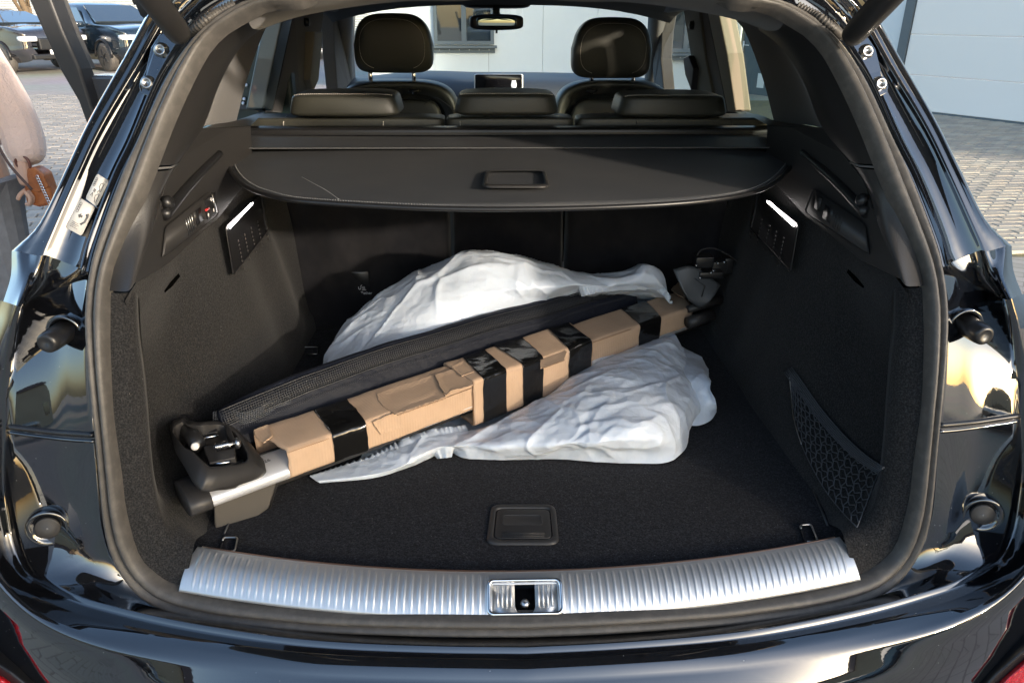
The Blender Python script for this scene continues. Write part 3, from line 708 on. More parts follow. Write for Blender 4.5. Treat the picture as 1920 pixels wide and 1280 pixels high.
# rear headrests
def stitch(pts, name, parent, r=.0013, n=None, mat_=None):
    L = sum((b_ - a).length for a, b_ in zip(pts, pts[1:])); n = n or int(L / .0045); P = cr(pts, n * 2); b = MB()
    for i in range(0, n * 2 - 1, 2): b.tube([P[i], P[i].lerp(P[i + 1], 1.25)], r, 5)
    return b.mk(name, mat_ or M['thread'], parent)
for x0, x1, yt, ym, yb in ((546, 747, 168, 177, 220), (855, 1044, 167, 176, 218), (1159, 1359, 170, 179, 221)):
    yB, yF = 1.04, 1.19
    zb = onY((x0 + x1) / 2, yb, yB).z; zt = onY((x0 + x1) / 2, ym, yB).z
    cx = (onY(x0, 200, yB + .03).x + onY(x1, 200, yB + .03).x) / 2; wd = onY(x1, 200, yB + .03).x - onY(x0, 200, yB + .03).x
    def shp(x, y, z): return (x * (1 - .05 * z), y * (1 + .12 * (1 - x * x)) * (1 - .03 * z), z + .10 * (1 - x * x) * (1 if z > 0 else 0) * (.6 + .4 * y))
    v_, f_ = superbox(V((cx, (yB + yF) / 2, (zb + zt) / 2)), (wd, yF - yB, zt - zb), e=.28, n=64, m=26, shape=shp)
    h = mk('rear_headrest', v_, f_, M['leather'], car)
    pts = []
    for i in range(25):
        u = -.90 + 1.8 * i / 24
        pts.append(V((cx + u * wd / 2, yB + .016 - .010 * (1 - u * u) + .03 * max(0, abs(u) - .75), zt + .006 * (1 - u * u) - .010 * abs(u) ** 6 - .001)))
    # drop stitch line on the surface with a raycast on the finished form
    from mathutils.bvhtree import BVHTree
    bv = BVHTree.FromPolygons(v_, f_)
    q = []
    for p in pts:
        hh_ = bv.ray_cast(V((p.x, p.y, p.z + .1)), V((0, 0, -1)))[0]
        if hh_: q.append(hh_ + V((0, 0, .0004)))
    if len(q) > 5: stitch(q, 'seam', h)
    for dx in (-.055, .055):
        b = MB(); b.lathe(V((cx + dx, 1.115, zb - .05)), (0, 0, 1), [(0, .006), (.07, .006)], 12); b.mk('headrest_post', M['steel'], h)

# ---- front seats
for cx_px, x0, x1, yt, yb, sgn in ((735, 663, 807, 28, 139, -1), (1150, 1078, 1223, 36, 149, 1)):
    Y = 1.86
    fs_ = empty('front_seat', (onY(cx_px, 100, Y).x, Y, .45), parent=car)
    a, c = onY(x0, 90, Y), onY(x1, 90, Y); t, b_ = onY(cx_px, yt, Y), onY(cx_px, yb, Y); wd = c.x - a.x; ht_ = t.z - b_.z; cc = V(((a.x + c.x) / 2, Y + .055, (t.z + b_.z) / 2))
    def shp(x, y, z):   # superbox poles on z -> remap so the outline is a dome
        k = 1 - .20 * max(0, z + .2) ** 2 - .02 * max(0, -z)
        return (x * k, y * (1 - .15 * z * z) - .12 * z, z + (.0 if z < 0 else .06 * (1 - x * x)))
    v_, f_ = superbox(cc, (wd * 1.05, .115, ht_), e=.36, n=56, m=30, shape=shp)
    h = mk('headrest', v_, f_, M['leather'], fs_)
    bv = BVHTree.FromPolygons(v_, f_); q = []
    for i in range(61):
        th = math.radians(-62 + 304 * i / 60); ux, uz = math.cos(th), math.sin(th)
        X = cc.x + math.copysign(abs(ux) ** .62, ux) * wd * .425 * (1 - .16 * max(0, uz)); Z = cc.z + math.copysign(abs(uz) ** .62, uz) * ht_ * .43
        hh_ = bv.ray_cast(V((X, Y - .3, Z)), V((0, 1, 0)))[0]
        if hh_: q.append(hh_ + V((0, -.0006, 0)))
    stitch(q, 'seam', h, r=.0009)
    for px in ((693, 775) if sgn < 0 else (1111, 1190)):
        p = onY(px, 150, Y + .03); b = MB(); b.lathe(V((p.x, Y + .055, p.z - .05)), (0, 0, 1), [(0, .0075), (.12, .0075)], 14); b.mk('post', M['chrome'], fs_)
        b = MB(); b.lathe(V((p.x, Y + .055, onY(px, 166, Y + .05).z - .012)), (0, 0, 1), [(0, .022), (.008, .021), (.011, .015), (.011, 0)], 18); b.mk('post_collar', M['blackplastic'], fs_)
    # back rest: shoulders as a loft of outlines
    sx = (onY(630 if sgn < 0 else 1040, 200, 1.9).x, onY(860 if sgn < 0 else 1262, 200, 1.9).x)
    cx = (sx[0] + sx[1]) / 2; hw = (sx[1] - sx[0]) / 2; ztop = onY(cx_px, 152, 1.9).z
    rows = []
    prof2 = [(-1, .0), (-.97, -.20), (-.93, -.07), (-.82, -.025), (-.65, -.008), (-.4, 0), (0, .0), (.4, 0), (.65, -.008), (.82, -.025), (.93, -.07), (.97, -.20), (1, .0)]
    def outline(k, y, dz):
        o = []
        for i in range(41):
            th = math.pi * i / 40; ux, uz = -math.cos(th), math.sin(th)
            o.append(V((cx + hw * k * math.copysign(abs(ux) ** .55, ux), y, ztop + dz - .16 + .16 * abs(uz) ** .55)))
        o[0] = V((o[0].x, y, ztop - .7)); o.insert(1, V((o[0].x, y, ztop - .4))); o.insert(2, V((o[0].x, y, ztop - .2)))
        o[-1] = V((o[-1].x, y, ztop - .7)); o.insert(-1, V((o[-1].x, y, ztop - .4))); o.insert(-2, V((o[-3].x, y, ztop - .2)))
        return o
    loft('backrest', dense([outline(.80, 1.93, -.045), outline(.93, 1.895, -.014), outline(1, 1.92, 0), outline(1.0, 1.99, .0), outline(.9, 2.03, -.02), outline(.7, 2.04, -.08)], 26), M['leather'], fs_)
    v_, f_ = superbox(V((cx, 1.905, ztop - .36)), (hw * 1.5, .06, .60), e=.3, n=40, m=20); bk = mk('back_shell', v_, f_, M['leather'], fs_)
    arc_ = [onY(x + (0 if sgn < 0 else 408 - 0), y, 1.868) for x, y in ((795, 196), (806, 187), (818, 184), (830, 190), (850, 206), (862, 220))]
    b = MB(); b.tube(cr(arc_, 24), .0016, 6)
    if sgn > 0: pass
    b.mk('piping', M['blackplastic'], bk)

# ---- dashboard, screen, mirror, roof lining, windscreen
dz_ = onY(960, 137, 2.95).z
rows = []
for y, dz in ((2.62, -.35), (2.66, -.10), (2.70, -.035), (2.80, -.008), (2.95, .0), (3.15, -.02), (3.3, -.06)):
    rows.append([V((x, y + .04 * (1 - x * x), dz_ + dz - .025 * (abs(x) / .72) ** 3 + (.010 * math.exp(-((x + .37) / .17) ** 2) if dz > -.05 else 0))) for x in [-.74 + 1.48 * i / 40 for i in range(41)]])
loft('dashboard', dense(rows, 30), M['dash'], car)
b = MB()
q = rpoly([(889, 139), (981, 139), (981, 178), (889, 178)], .06)
sc_ = ringmesh('display', [[onY(x, y, 2.60 + o) for x, y in scaled(q, k)] for k, o in ((.98, .02), (1, .01), (1, 0), (.955, -.001))], M['alu'], car)
ringmesh('display_glass', [[onY(x, y, 2.60 + o) for x, y in scaled(q, k)] for k, o in ((.97, .004), (.957, -.0005), (.94, -.001))], M['screen'], sc_, caplast=True)
b = MB(); b.prism([onY(x, y, 2.5975) for x, y in [(960, 151), (967, 151), (969, 160), (966, 170), (961, 170), (958, 160)]], (0, -.0006, 0)); b.mk('car_icon', mat('display_icon', (.5, .5, .5), .5, emit=(.8, .8, .8), estr=.25), sc_)
v_, f_ = superbox(onY(931, 42, 2.22), (onY(982, 42, 2.22).x - onY(881, 42, 2.22).x, .035, onY(931, 27, 2.22).z - onY(931, 58, 2.22).z), e=.42, n=40, m=18, shape=lambda x, y, z: (x, y, z * (1 - .12 * abs(x))))
mi = mk('rear_view_mirror', v_, f_, M['blackplastic'], car)
v2, f2 = superbox(onY(931, 42, 2.20), (.150, .008, .037), e=.40, n=40, m=12); mk('mirror_glass', v2, f2, mat('mirror_face', (.25, .3, .28), .02, metal=1), mi)
v_, f_ = superbox(onY(931, 2, 2.28), (.26, .14, .055), e=.4, n=30, m=12); mk('sensor_housing', v_, f_, M['blackplastic'], car)
b = MB(); b.tube([onY(930, 12, 2.25), onY(931, 32, 2.25)], .014, 12); b.mk('mirror_stem', M['blackplastic'], car)
b = MB(); b.tube([onY(931, 57, 2.2), onY(931, 63, 2.2)], .004, 8); b.mk('mirror_lever', M['blackplastic'], mi)
zt2 = onY(950, 7, 2.14).z
hl = [[V((x, y, z - .06 * (abs(x) / .62) ** 3)) for x in [-.62 + 1.24 * i / 20 for i in range(21)]] for y, z in ((.50, 1.600), (.8, 1.615), (1.4, 1.62), (1.95, 1.595), (2.14, zt2))]
loft('roof_lining', dense(hl, 20), M['tan'], car, solid=.01)
rf = [[V((x, y, z - .07 * (abs(x) / .68) ** 3)) for x in [-.68 + 1.36 * i / 20 for i in range(21)]] for y, z in ((.42, 1.66), (.9, 1.69), (1.5, 1.69), (2.0, 1.66), (2.2, 1.62))]
loft('roof', dense(rf, 20), M['paint'], car, solid=.01)
ws = [[V((x, 2.20, zt2 + .02 - .05 * (abs(x) / .62) ** 3)) for x in [-.60 + 1.2 * i / 20 for i in range(21)]], [V((x * 1.25, 3.35 - .25 * (abs(x) / .6) ** 2, 1.10)) for x in [-.60 + 1.2 * i / 20 for i in range(21)]]]
loft('windscreen', dense(ws, 12), M['windscreen'], car)
# front side pillars framing the windscreen
for s in (0, 1):
    f = (lambda m_: mirrored(m_)) if s else (lambda m_: m_)
    px = (654, 672, 694, 690) if not s else None
    b = MB()
    pa = [V((-.575, 2.14, 1.56)), V((-.66, 2.55, 1.40)), V((-.74, 2.95, 1.20)), V((-.78, 3.1, 1.05))]
    b.tube(cr(pa, 20), .038, 14); f(b).mk('windscreen_pillar', M['fabric'], car)
    # roof rail above the windows
    b = MB(); b.tube(cr([V((-.585, .50, 1.535)), V((-.60, .9, 1.56)), V((-.60, 1.5, 1.57)), V((-.585, 2.1, 1.555))], 20), .03, 12); f(b).mk('roof_rail', M['smoothplastic'], car)
    # waist rail and door trim
    if s or True:
        b = MB(); b.prism([V((Xs(1.2) + .05, y, z)) for y, z in ((1.0, .75), (1.0, 1.205), (2.75, 1.165), (2.75, .75))] if s else [V((Xs(1.2) + .05, y, z)) for y, z in ((1.0, .75), (1.0, 1.205), (1.18, 1.205), (1.5, .75))], V((-.15, 0, 0))); f(b).mk('door_trim', M['smoothplastic'], car, smooth=False, bevel=.02)
    # outer flank
    fl_ = []
    for y, xo in ((.30, .80), (.6, .87), (1.2, .91), (2.2, .92), (3.4, .91), (4.1, .86), (4.45, .7)):
        fl_.append([V((-xo + .10, y, 1.20 - (.12 if y > 3 else 0))), V((-xo, y, 1.08 - (.1 if y > 3 else 0))), V((-xo - .02, y, .8)), V((-xo, y, .5)), V((-xo + .05, y, .28))])
    if s: loft('flank', dense([[mx(p) for p in r] for r in fl_], 30), M['paint'], car, n=12)
    else:
        loft('flank', dense([r for r in fl_[:3]], 16), M['paint'], car, n=12); loft('flank', dense([r for r in fl_[4:]], 16), M['paint'], car, n=12)
    # side glass
    g_ = [[SY(.72, z, -.02), SY(1.18 if not s else 1.42, z, -.02)] for z in (1.19, 1.40, 1.57)]
    g_[2][0].y = .9
    g_ = [[(mx(p) if s else p) for p in r] for r in g_]
    loft('side_glass', g_, M['quarterglass'], car)
    if s: loft('side_glass', [[mx(SY(1.9, z, -.02)), mx(SY(2.9 - (z - 1.19) * 1.5, z, -.02))] for z in (1.17, 1.57)], M['glass'], car)
loft('bonnet', dense([[V((x, y, z - .05 * abs(x) ** 2)) for x in (-.85, -.5, 0, .5, .85)] for y, z in ((3.2, 1.07), (3.8, 1.02), (4.3, .92), (4.45, .7))], 16), M['paint'], car, n=20)
b = MB(); b.box((0, 2.1, .33), (1.5, 4.0, .1)); b.mk('floor_pan', M['blackplastic'], car, smooth=False)
for y in (.75, 3.55):
    for s in (-1, 1):
        wb = empty('wheel', (s * .86, y, .36), parent=car)
        b = MB(); b.lathe((s * .75, y, .36), (s, 0, 0), [(0, .30), (.02, .35), (.10, .36), (.20, .355), (.23, .31), (.22, .25)], 36); b.mk('tyre', M['rubber'], wb)
        b = MB(); b.lathe((s * .77, y, .36), (s, 0, 0), [(.10, .25), (.18, .24), (.16, .20), (.17, .06), (.19, .04), (.19, 0)], 36); b.mk('rim', M['alu'], wb)
# tail lamps in the bumper corners
for s in (0, 1):
    f = (lambda m_: mirrored(m_)) if s else (lambda m_: m_)
    pts = [(-100, 1190), (-40, 1222), (20, 1260), (70, 1300), (110, 1340), (60, 1370), (-100, 1370)]
    b = MB(); b.prism([onY(x, y, -.035 + .00022 * (60 - x)) for x, y in pts], V((0, .05, -.03))); lm = f(b).mk('reflector_surround', M['blackplastic'], car, smooth=False, bevel=.004)
    b = MB(); b.prism([onY(x, y, -.045 + .00022 * (60 - x)) for x, y in scaled(pts, .86, -100, 1370)], V((0, .03, -.02))); f(b).mk('rear_reflector', M['redlamp'], lm, smooth=False, bevel=.004)

# ---- info sticker on the left channel
def onC(px, py, o=0):
    r = CHB.ray_cast(CAM, ray(px, py))
    return r[0] + (-ray(px, py)).normalized() * (o + .001) if r[0] else onG(px, py, .05 - o)
for pts in ([(160, 372), (182, 325), (205, 340), (181, 388)], [(122, 426), (151, 371), (179, 389), (153, 443)]):
    q = rpoly(pts, .14); st = ringmesh('info_sticker', [[onC(x, y, o) for x, y in q] for o in (.0, .0012)], M['label'], car, caplast=True)
    a, bb_ = V(pts[0]), V(pts[1]); ux = (V(pts[1]) - V(pts[0])); uy = (V(pts[3]) - V(pts[0]))
    def Q(u, v_): p = V(pts[0]) + ux * u + uy * v_; return onC(p.x, p.y, .0018)
    b = MB()
    for k in range(4):
        cu = (.60 if pts[0][0] == 160 else .62) + .075 * k; cv = .16
        b.tube([Q(cu + .05 * math.cos(t * .7854), cv + .07 * math.sin(t * .7854)) for t in range(8)], .00035, 5, closed=True)
    if pts[0][0] == 160:
        for u0, v0 in ((.25, .72), (.68, .72)):
            o_ = [(-.16, .08), (-.16, -.02), (-.08, -.05), (-.04, -.14), (.08, -.14), (.13, -.04), (.17, .0), (.17, .08)]
            b.tube([Q(u0 + x, v0 + y) for x, y in o_], .0005, 5, closed=True)
        b.tube([Q(.44, .62), Q(.52, .62)], .0005, 5); b.tube([Q(.2, .22), Q(.34, .30), Q(.2, .38)], .0005, 5)
        for k in range(3): b.tube([Q(.38, .3 + k * .06), Q(.50, .3 + k * .06)], .0004, 5)
    else:
        b.prism([Q(x, y) for x, y in ((.52, .30), (.44, .44), (.49, .44), (.49, .56), (.56, .56), (.56, .44), (.61, .44))], V((0, -.0003, 0)))
        b.tube([Q(.30, .66), Q(.42, .80), Q(.62, .80)], .0016, 6); b.tube([Q(.62, .80), Q(.66, .74)], .0024, 6)
        for k in range(4): b.tube([Q(.12 + .05 * k, .18), Q(.12 + .05 * k, .62 - .1 * (k % 2))], .0004, 5)
    b.mk('print', M['ink'], st)

# ---- pocket net on the right side wall
def onR(px, py, o=0): return onCp(px, py, o + .003, True)
TL, TR, BL = V((1477, 690)), V((1650, 878)), V((1607, 985))
top = [(1477, 690), (1500, 722), (1530, 765), (1570, 812), (1612, 852), (1650, 878)]
bot = [(1480, 700), (1484, 745), (1490, 792), (1510, 850), (1545, 915), (1580, 960), (1607, 988)]
NT, NB_ = 15, 9
tp, bt = c2(top, 61), c2(bot, 61)
rgt = c2([(1650, 878), (1645, 915), (1628, 955), (1607, 988)], 61)
def netP(u, v_, o=.004):
    """u along, v from band down"""
    a_ = tp[int(round(u * 60))]; b_ = bt[int(round(u * 60))]
    x, y = lerp(a_[0], b_[0], v_), lerp(a_[1], b_[1], v_)
    if u > .8: pass
    return onR(x, y, o + .016 * math.sin(math.pi * v_) * math.sin(math.pi * min(1, u * 1.1)))
nb = MB()
NUU, NVV = 15, 9
for i in range(NVV + 1):
    v_ = i / NVV; pts = []
    for j in range(NUU * 4 + 1):
        u = j / (NUU * 4); pts.append(netP(u, min(1, max(0, v_ + .035 * math.cos(j * math.pi / 2 + (i % 2) * math.pi))) if 0 < i < NVV else v_))
    nb.tube(pts, .0009, 5)
for j in range(NUU + 1):
    nb.tube([netP(min(1, (j + .25 * (k % 2)) / NUU), k / NVV) for k in range(NVV + 1)], .0009, 5)
net = nb.mk('pocket_net', M['netcord'], car)
b = MB()
for k in range(6): b.tube([onR(x + 7 - k * 2.6, y + k * 2.0 - 2, .007) for x, y in tp[::4]], .0014, 6)
b.mk('elastic_band', M['netcord'], net)
b = MB(); b.tube([onR(x, y, .006) for x, y in bt[1:26]], .001, 6); b.mk('net_rod', M['steel'], net)

# ================================================================ LOAD COVER
CZ = 1.262
cvr = empty('load_cover', (0, .95, CZ), 'black roller load cover with moulded pull handle stretched over the boot below the rear headrests', 'load cover')
edge = [(430, 262), (427, 280), (426, 300), (436, 325), (460, 348), (500, 364), (560, 376), (700, 385), (830, 390), (975, 391), (1150, 387), (1300, 378), (1400, 363), (1450, 343), (1480, 315), (1490, 290), (1486, 268)]
fr = cr([onZ(x, y, CZ - .012) for x, y in edge], 121)
bk = [V((lerp(fr[0].x, fr[-1].x, i / 120), .955, CZ)) for i in range(121)]
rows = []
for k in range(24):
    t = k / 23; r = []
    for i in range(121):
        p = bk[i].lerp(fr[i], t); p.z += .0015 * math.sin(p.x * 5 + 1) * math.sin(math.pi * t) + .004 * noise.noise(V((p.x * 1.5, p.y * 2, 3)))
        r.append(p)
    rows.append(r)
loft('cover_sheet', rows, M['vinyl'], cvr, solid=.003)
b = MB(); b.tube([p + V((0, 0, -.001)) for p in fr], .0042, 8); b.mk('cover_hem', M['blackplastic'], cvr)
c_ = fr[40:]; ins = [p.lerp(V((p.x * .985, p.y + .006, p.z)), 1) + V((0, .004, .0022)) for p in fr[8:-8]]
stitch(ins, 'hem_stitch', cvr, r=.0008, mat_=mat('grey_thread', (.16, .16, .16), .8))
sx0, sx1 = onZ(436, 281, CZ).x, onZ(1486, 281, CZ).x
b = MB(); yF = onZ(960, 281, CZ).y; b.box(((sx0 + sx1) / 2, yF + .07, CZ + .0035), (sx1 - sx0 + .02, .14, .003)); b.mk('cover_batten', M['vinyl'], cvr, smooth=False, bevel=.001)
cx0, cx1 = onY(420, 256, .985).x, onY(1492, 258, .985).x
b = MB(); b.box(((cx0 + cx1) / 2, .985, CZ + .004), (cx1 - cx0, .05, .026)); b.mk('cassette', M['blackplastic'], cvr, smooth=False, bevel=.01)
for s in (-1, 1):
    b = MB(); b.box((s * .69, .955, CZ + .004), (.05, .09, .030)); b.box((s * .695, .93, CZ - .016), (.03, .05, .02)); b.mk('cassette_end', M['blackplastic'], cvr, smooth=False, bevel=.005)
def onCv(x, y, z=0): return onZ(x, y, CZ - .008 + z)
o1 = rpoly([(909, 319), (1023, 319), (1032, 353), (903, 353)], .16); o2 = rpoly([(918, 321), (1016, 321), (1022, 345), (912, 345)], .14)
hd = ringmesh('pull_handle', [[onCv(x, y, -.002) for x, y in o1], [onCv(x, y, .007) for x, y in scaled(o1, .985)], [onCv(x, y, .009) for x, y in scaled(o1, .95)], [onCv(x, y, .009) for x, y in scaled(o2, 1.02)], [onCv(x, y, .0) for x, y in scaled(o2, .99)]], M['smoothplastic'], cvr)
ringmesh('grip_well', [[onCv(x, y, .001) for x, y in o2], [onCv(x, y, -.006) for x, y in scaled(o2, .9)]], M['blackplastic'], hd, caplast=True)
# scratch on the cover
b = MB(); b.tube([onCv(x, y, .0042) for x, y in c2([(566, 332), (590, 345), (612, 357), (636, 374)], 20)], .0004, 5); b.mk('scratch', M['label'], cvr)
# ================================================================ THE LOAD
un = V((.84, .64, 0)).normalized(); nn = V((-un.y, un.x, 0)); cf = nn.dot(V((-.42, .16, 0)))
def S(s, n_, z): return un * s + nn * (cf + n_) + V((0, 0, z))
def sN(px, py, o=0): return un.dot(onP(px, py, nn, cf + o))          # along-bar position of a pixel on the front face
def sF(px, py, z=.883): return un.dot(onZ(px, py, z))
# ---------------- white plastic bag
import mathutils
def ncr(pts, n): return cr(pts, n)
NB = 300
r1 = [(597, 708, .62), (612, 655, .66), (650, 600, .70), (700, 556, .73), (745, 530, .74), (777, 506, .745), (790, 503, .745), (830, 490, .75), (870, 471, .75), (900, 468, .75), (965, 474, .76), (1040, 494, .78), (1100, 511, .80), (1130, 514, .81), (1180, 508, .83), (1213, 494, .84), (1245, 515, .85), (1258, 560, .86)]
r1 = [onY(*p) for p in r1]; r0 = [V((p.x * 1.0, min(.955, p.y + .16), .775)) for p in r1]
r01 = [V((p.x, min(.95, p.y + .10), lerp(.775, p.z, .72))) for p in r1]
r2 = [onY(*p) for p in [(598, 716, .56), (640, 672, .59), (700, 622, .60), (760, 588, .61), (830, 560, .62), (900, 545, .64), (980, 540, .67), (1060, 538, .71), (1130, 540, .75), (1200, 535, .79), (1242, 545, .82), (1262, 575, .84)]]
r3 = [onP(x, y, nn, cf + .16) for x, y in [(600, 720), (680, 694), (760, 670), (860, 640), (960, 612), (1060, 585), (1150, 566), (1262, 580)]]
r4 = [S(s, .10, z) for s, z in ((-.0, .774), (.2, .776), (.45, .785), (.7, .79), (.80, .80))]
r5 = [S(s, .03, z) for s, z in ((-.08, .770), (.15, .773), (.4, .79), (.62, .815), (.80, .825))]
r6 = [onZ(*p) for p in [(583, 890, .772), (640, 872, .775), (700, 852, .782), (800, 812, .80), (900, 798, .805), (1000, 756, .82), (1100, 692, .836), (1200, 655, .850), (1262, 640, .848), (1296, 675, .82)]]
r7 = [onZ(*p) for p in [(590, 899, .772), (650, 888, .776), (720, 874, .783), (820, 832, .805), (920, 822, .815), (1020, 800, .835), (1120, 762, .86), (1200, 742, .868), (1270, 728, .850), (1318, 745, .80)]]
r7b = [onZ(*p) for p in [(596, 903, .771), (670, 894, .775), (745, 880, .780), (825, 848, .79), (920, 845, .80), (1020, 838, .815), (1120, 830, .835), (1200, 822, .84), (1262, 812, .825), (1298, 795, .785)]]
r8 = [onZ(x, y, .7655) for x, y in [(600, 906), (700, 897), (760, 880), (805, 862), (838, 848), (870, 860), (925, 863), (1000, 862), (1060, 863), (1130, 869), (1200, 870), (1252, 867), (1285, 842), (1290, 812)]]
R = [cr(r, NB) for r in (r0, r01, r1, r2, r3, r4, r5, r6, r7, r7b, r8)]
R = dense(R, 260)
def crumple(rows, amp_=1.0, fz=.766):
    nr, nc = len(rows), len(rows[0]); out = []
    for i in range(nr):
        o = []
        for j in range(nc):
            p = rows[i][j]; a = rows[min(i + 1, nr - 1)][j] - rows[max(i - 1, 0)][j]; b_ = rows[i][min(j + 1, nc - 1)] - rows[i][max(j - 1, 0)]
            n_ = b_.cross(a)
            if n_.length < 1e-9: o.append(p); continue
            n_.normalize()
            if n_.z * .7 - n_.y < 0: n_ = -n_
            q = p + V((noise.noise(p * 5) * .03, noise.noise(p * 5 + V((9, 0, 0))) * .03, 0))
            q = V((q.x * 1.0 + q.y * .35, q.y * 1.4 - q.x * .3, q.z * .8))
            fo_d = q.x * .80 - q.y * .60; fo_a = q.x * .60 + q.y * .80      # folds run along fo_a
            an = V((fo_d * 9, fo_a * 3.0, q.z * 4))
            k1 = noise.noise(an); k2 = noise.noise(an * 2.3 + V((7, 2, 1))); k3 = noise.noise(q * 17 + V((3, 1, 7))); k4 = noise.noise(q * 38)
            wq = q + V((k1, k2, 0)) * .035
            A1 = V((wq.x * .80 - wq.y * .60, (wq.x * .60 + wq.y * .80) * .40, wq.z * .6)); B1 = V((wq.x * .35 + wq.y * .94, (-wq.x * .94 + wq.y * .35) * .45, wq.z * .6))
            va = noise.voronoi(A1 * 8)[0]; vb = noise.voronoi(B1 * 11 + V((4, 4, 4)))[0]; mk_ = max(0, min(1, .5 + 1.8 * noise.noise(p * 3.2 + V((2, 9, 4)))))
            d = .013 * noise.noise(q * 4.0) + .0078 * mk_ * (math.exp(-(va[1] - va[0]) * 10) - .25) + .0055 * (1 - mk_) * (math.exp(-(vb[1] - vb[0]) * 8) - .3)
            d += -.0038 * (noise.voronoi(wq * 12 + V((1, 7, 3)), distance_metric='MANHATTAN')[0][0] - .45) - .0009 * (noise.voronoi(q * 40, distance_metric='MANHATTAN')[0][0] - .45) + .004
            edge = min(1, (p.z - fz) / .03 + .25)
            tt_ = i / (nr - 1); hid = 1 if nr < 200 else .08 + .92 * min(1, max(0, abs(tt_ - .58) - .06) / .08)
            thin = min(1, max(.12, (p.x + .42) / .30)) if p.y < .5 else 1
            np_ = p + n_ * (d - .008) * amp_ * max(.15, edge) * thin * hid
            np_.z = max(np_.z, fz); o.append(np_)
        out.append(o)
    return out
Rc = crumple(R)
vs = [p for r in Rc for p in r]
bag = empty('plastic_bag', (0, .6, .766), 'large crumpled white plastic bag lying on the boot floor under the roof bars', 'plastic bag')
mk('bag_film', vs, gridf(len(Rc), NB), M['bag'], bag)
# second loose fold lying to the right
f0 = [onZ(x, y, .80) for x, y in [(1262, 640), (1275, 645), (1296, 655), (1316, 668), (1330, 690)]]
f1 = [onZ(x, y, .835) for x, y in [(1262, 690), (1285, 690), (1305, 695), (1322, 705), (1332, 720)]]
f2 = [onZ(x, y, .81) for x, y in [(1262, 740), (1290, 740), (1312, 742), (1330, 745), (1342, 750)]]
f3 = [onZ(x, y, .768) for x, y in [(1262, 800), (1290, 798), (1312, 797), (1332, 788), (1344, 772)]]
Fr = crumple(dense([cr(r, 90) for r in (f0, f1, f2, f3)], 90), .7)
mk('bag_fold', [p for r in Fr for p in r], gridf(90, 90), M['bag'], bag)
# ---------------- partition net roll
nroll = empty('partition_net', S(.3, .12, .80), 'rolled up black partition net with mesh strip and stitched nylon lying behind the cardboard sleeve', 'cargo net')
def NP(s, t, o=0):
    """t: 0 bottom .. 1 top of the flat roll's front"""
    w_ = .0015 * math.sin(s * 9) + .001 * math.sin(s * 23)
    return S(s, .103 + .040 * t + o + w_ * .5, .862 + .076 * t + w_ + .012 * math.sin((s + .3) * 2.4) - .013 - .10 * max(0, -.08 - s) + .004)
s0, s1 = -.235, .775
rows = []
for k in range(90):
    s = lerp(s0, s1, k / 89); tpr = min(1, (k + 2) / 10)
    ring = []
    for a in range(26):
        th = 2 * math.pi * a / 26
        t = .5 + .5 * math.sin(th) * (.80 + .2 * tpr); o = .012 * (1 - math.cos(th)) * (1 if math.cos(th) < 0 else .55)
        p = NP(s, t * .97 + .015, o + .004) + V((0, 0, .0016 * noise.noise(V((s * 30, a * .5, 0)))))
        if th > 0: p += nn * .003 * noise.noise(V((s * 14, math.sin(th) * 2, 4)))
        ring.append(p)
    rows.append(ring)
mk('nylon_roll', [p for r in rows for p in r], gridf(90, 26, True) + [tuple(range(26)), tuple(range(89 * 26, 90 * 26))[::-1]], M['navy'], nroll)
b = MB()
ns = 230
for k in range(8):
    t = .64 + .33 * k / 7; b.tube([NP(lerp(s0, s1 - .03, i / 115), t, -.0015 - .002 * math.sin(math.pi * k / 7)) for i in range(116)], .00062 if k not in (0, 7) else .0012, 4)
for i in range(ns):
    s = lerp(s0, s1 - .03, i / (ns - 1)); b.tube([NP(s + .0015 * (k % 2), .64 + .33 * k / 4, -.0015 - .002 * math.sin(math.pi * k / 4)) for k in range(5)], .00062, 4)
tag(b.mk('mesh_strip', M['mesh_light'] if 'mesh_light' in M else mat('mesh_thread', (.016, .018, .022), .4), nroll), kind='stuff')
b = MB(); zz_ = []
for i in range(520):
    s = lerp(s0 + .02, s1 - .04, i / 519); zz_.append(NP(s, .50 + (.035 if i % 2 else -.03), -.0018))
b.tube(zz_, .0007, 4); tag(b.mk('zigzag_stitch', mat('navy_thread', (.03, .035, .05), .7), nroll), kind='stuff')
# frayed end
b = MB(); rnd = random.Random(3)
for i in range(420):
    s = rnd.uniform(.63, .77); p = NP(s, rnd.uniform(.75, 1.0), rnd.uniform(0, .03)); d = V((rnd.uniform(-1, 1), rnd.uniform(-1, 1), rnd.uniform(.0, 1.2))).normalized()
    b.tube([p, p + d * .007 + V((rnd.uniform(-.004, .004), 0, .002)), p + d * .013], .0008, 4)
tag(b.mk('frayed_end', mat('frayed_threads', (.008, .008, .008), .9), nroll), kind='stuff')
# left loose mesh end
b = MB()
for k in range(7):
    b.tube([onZ(x, y + k * 3.4, .905 - k * .003) for x, y in c2([(400, 772), (430, 770), (455, 774), (480, 766), (510, 752), (545, 742)], 16)], .0009, 4)
for i in range(34):
    x, y = c2([(400, 772), (430, 770), (455, 774), (480, 766), (510, 752), (545, 742)], 34)[i]; b.tube([onZ(x, y, .905), onZ(x, y + 20, .887)], .0009, 4)
tag(b.mk('mesh_end', M['netcord'], nroll), kind='stuff')

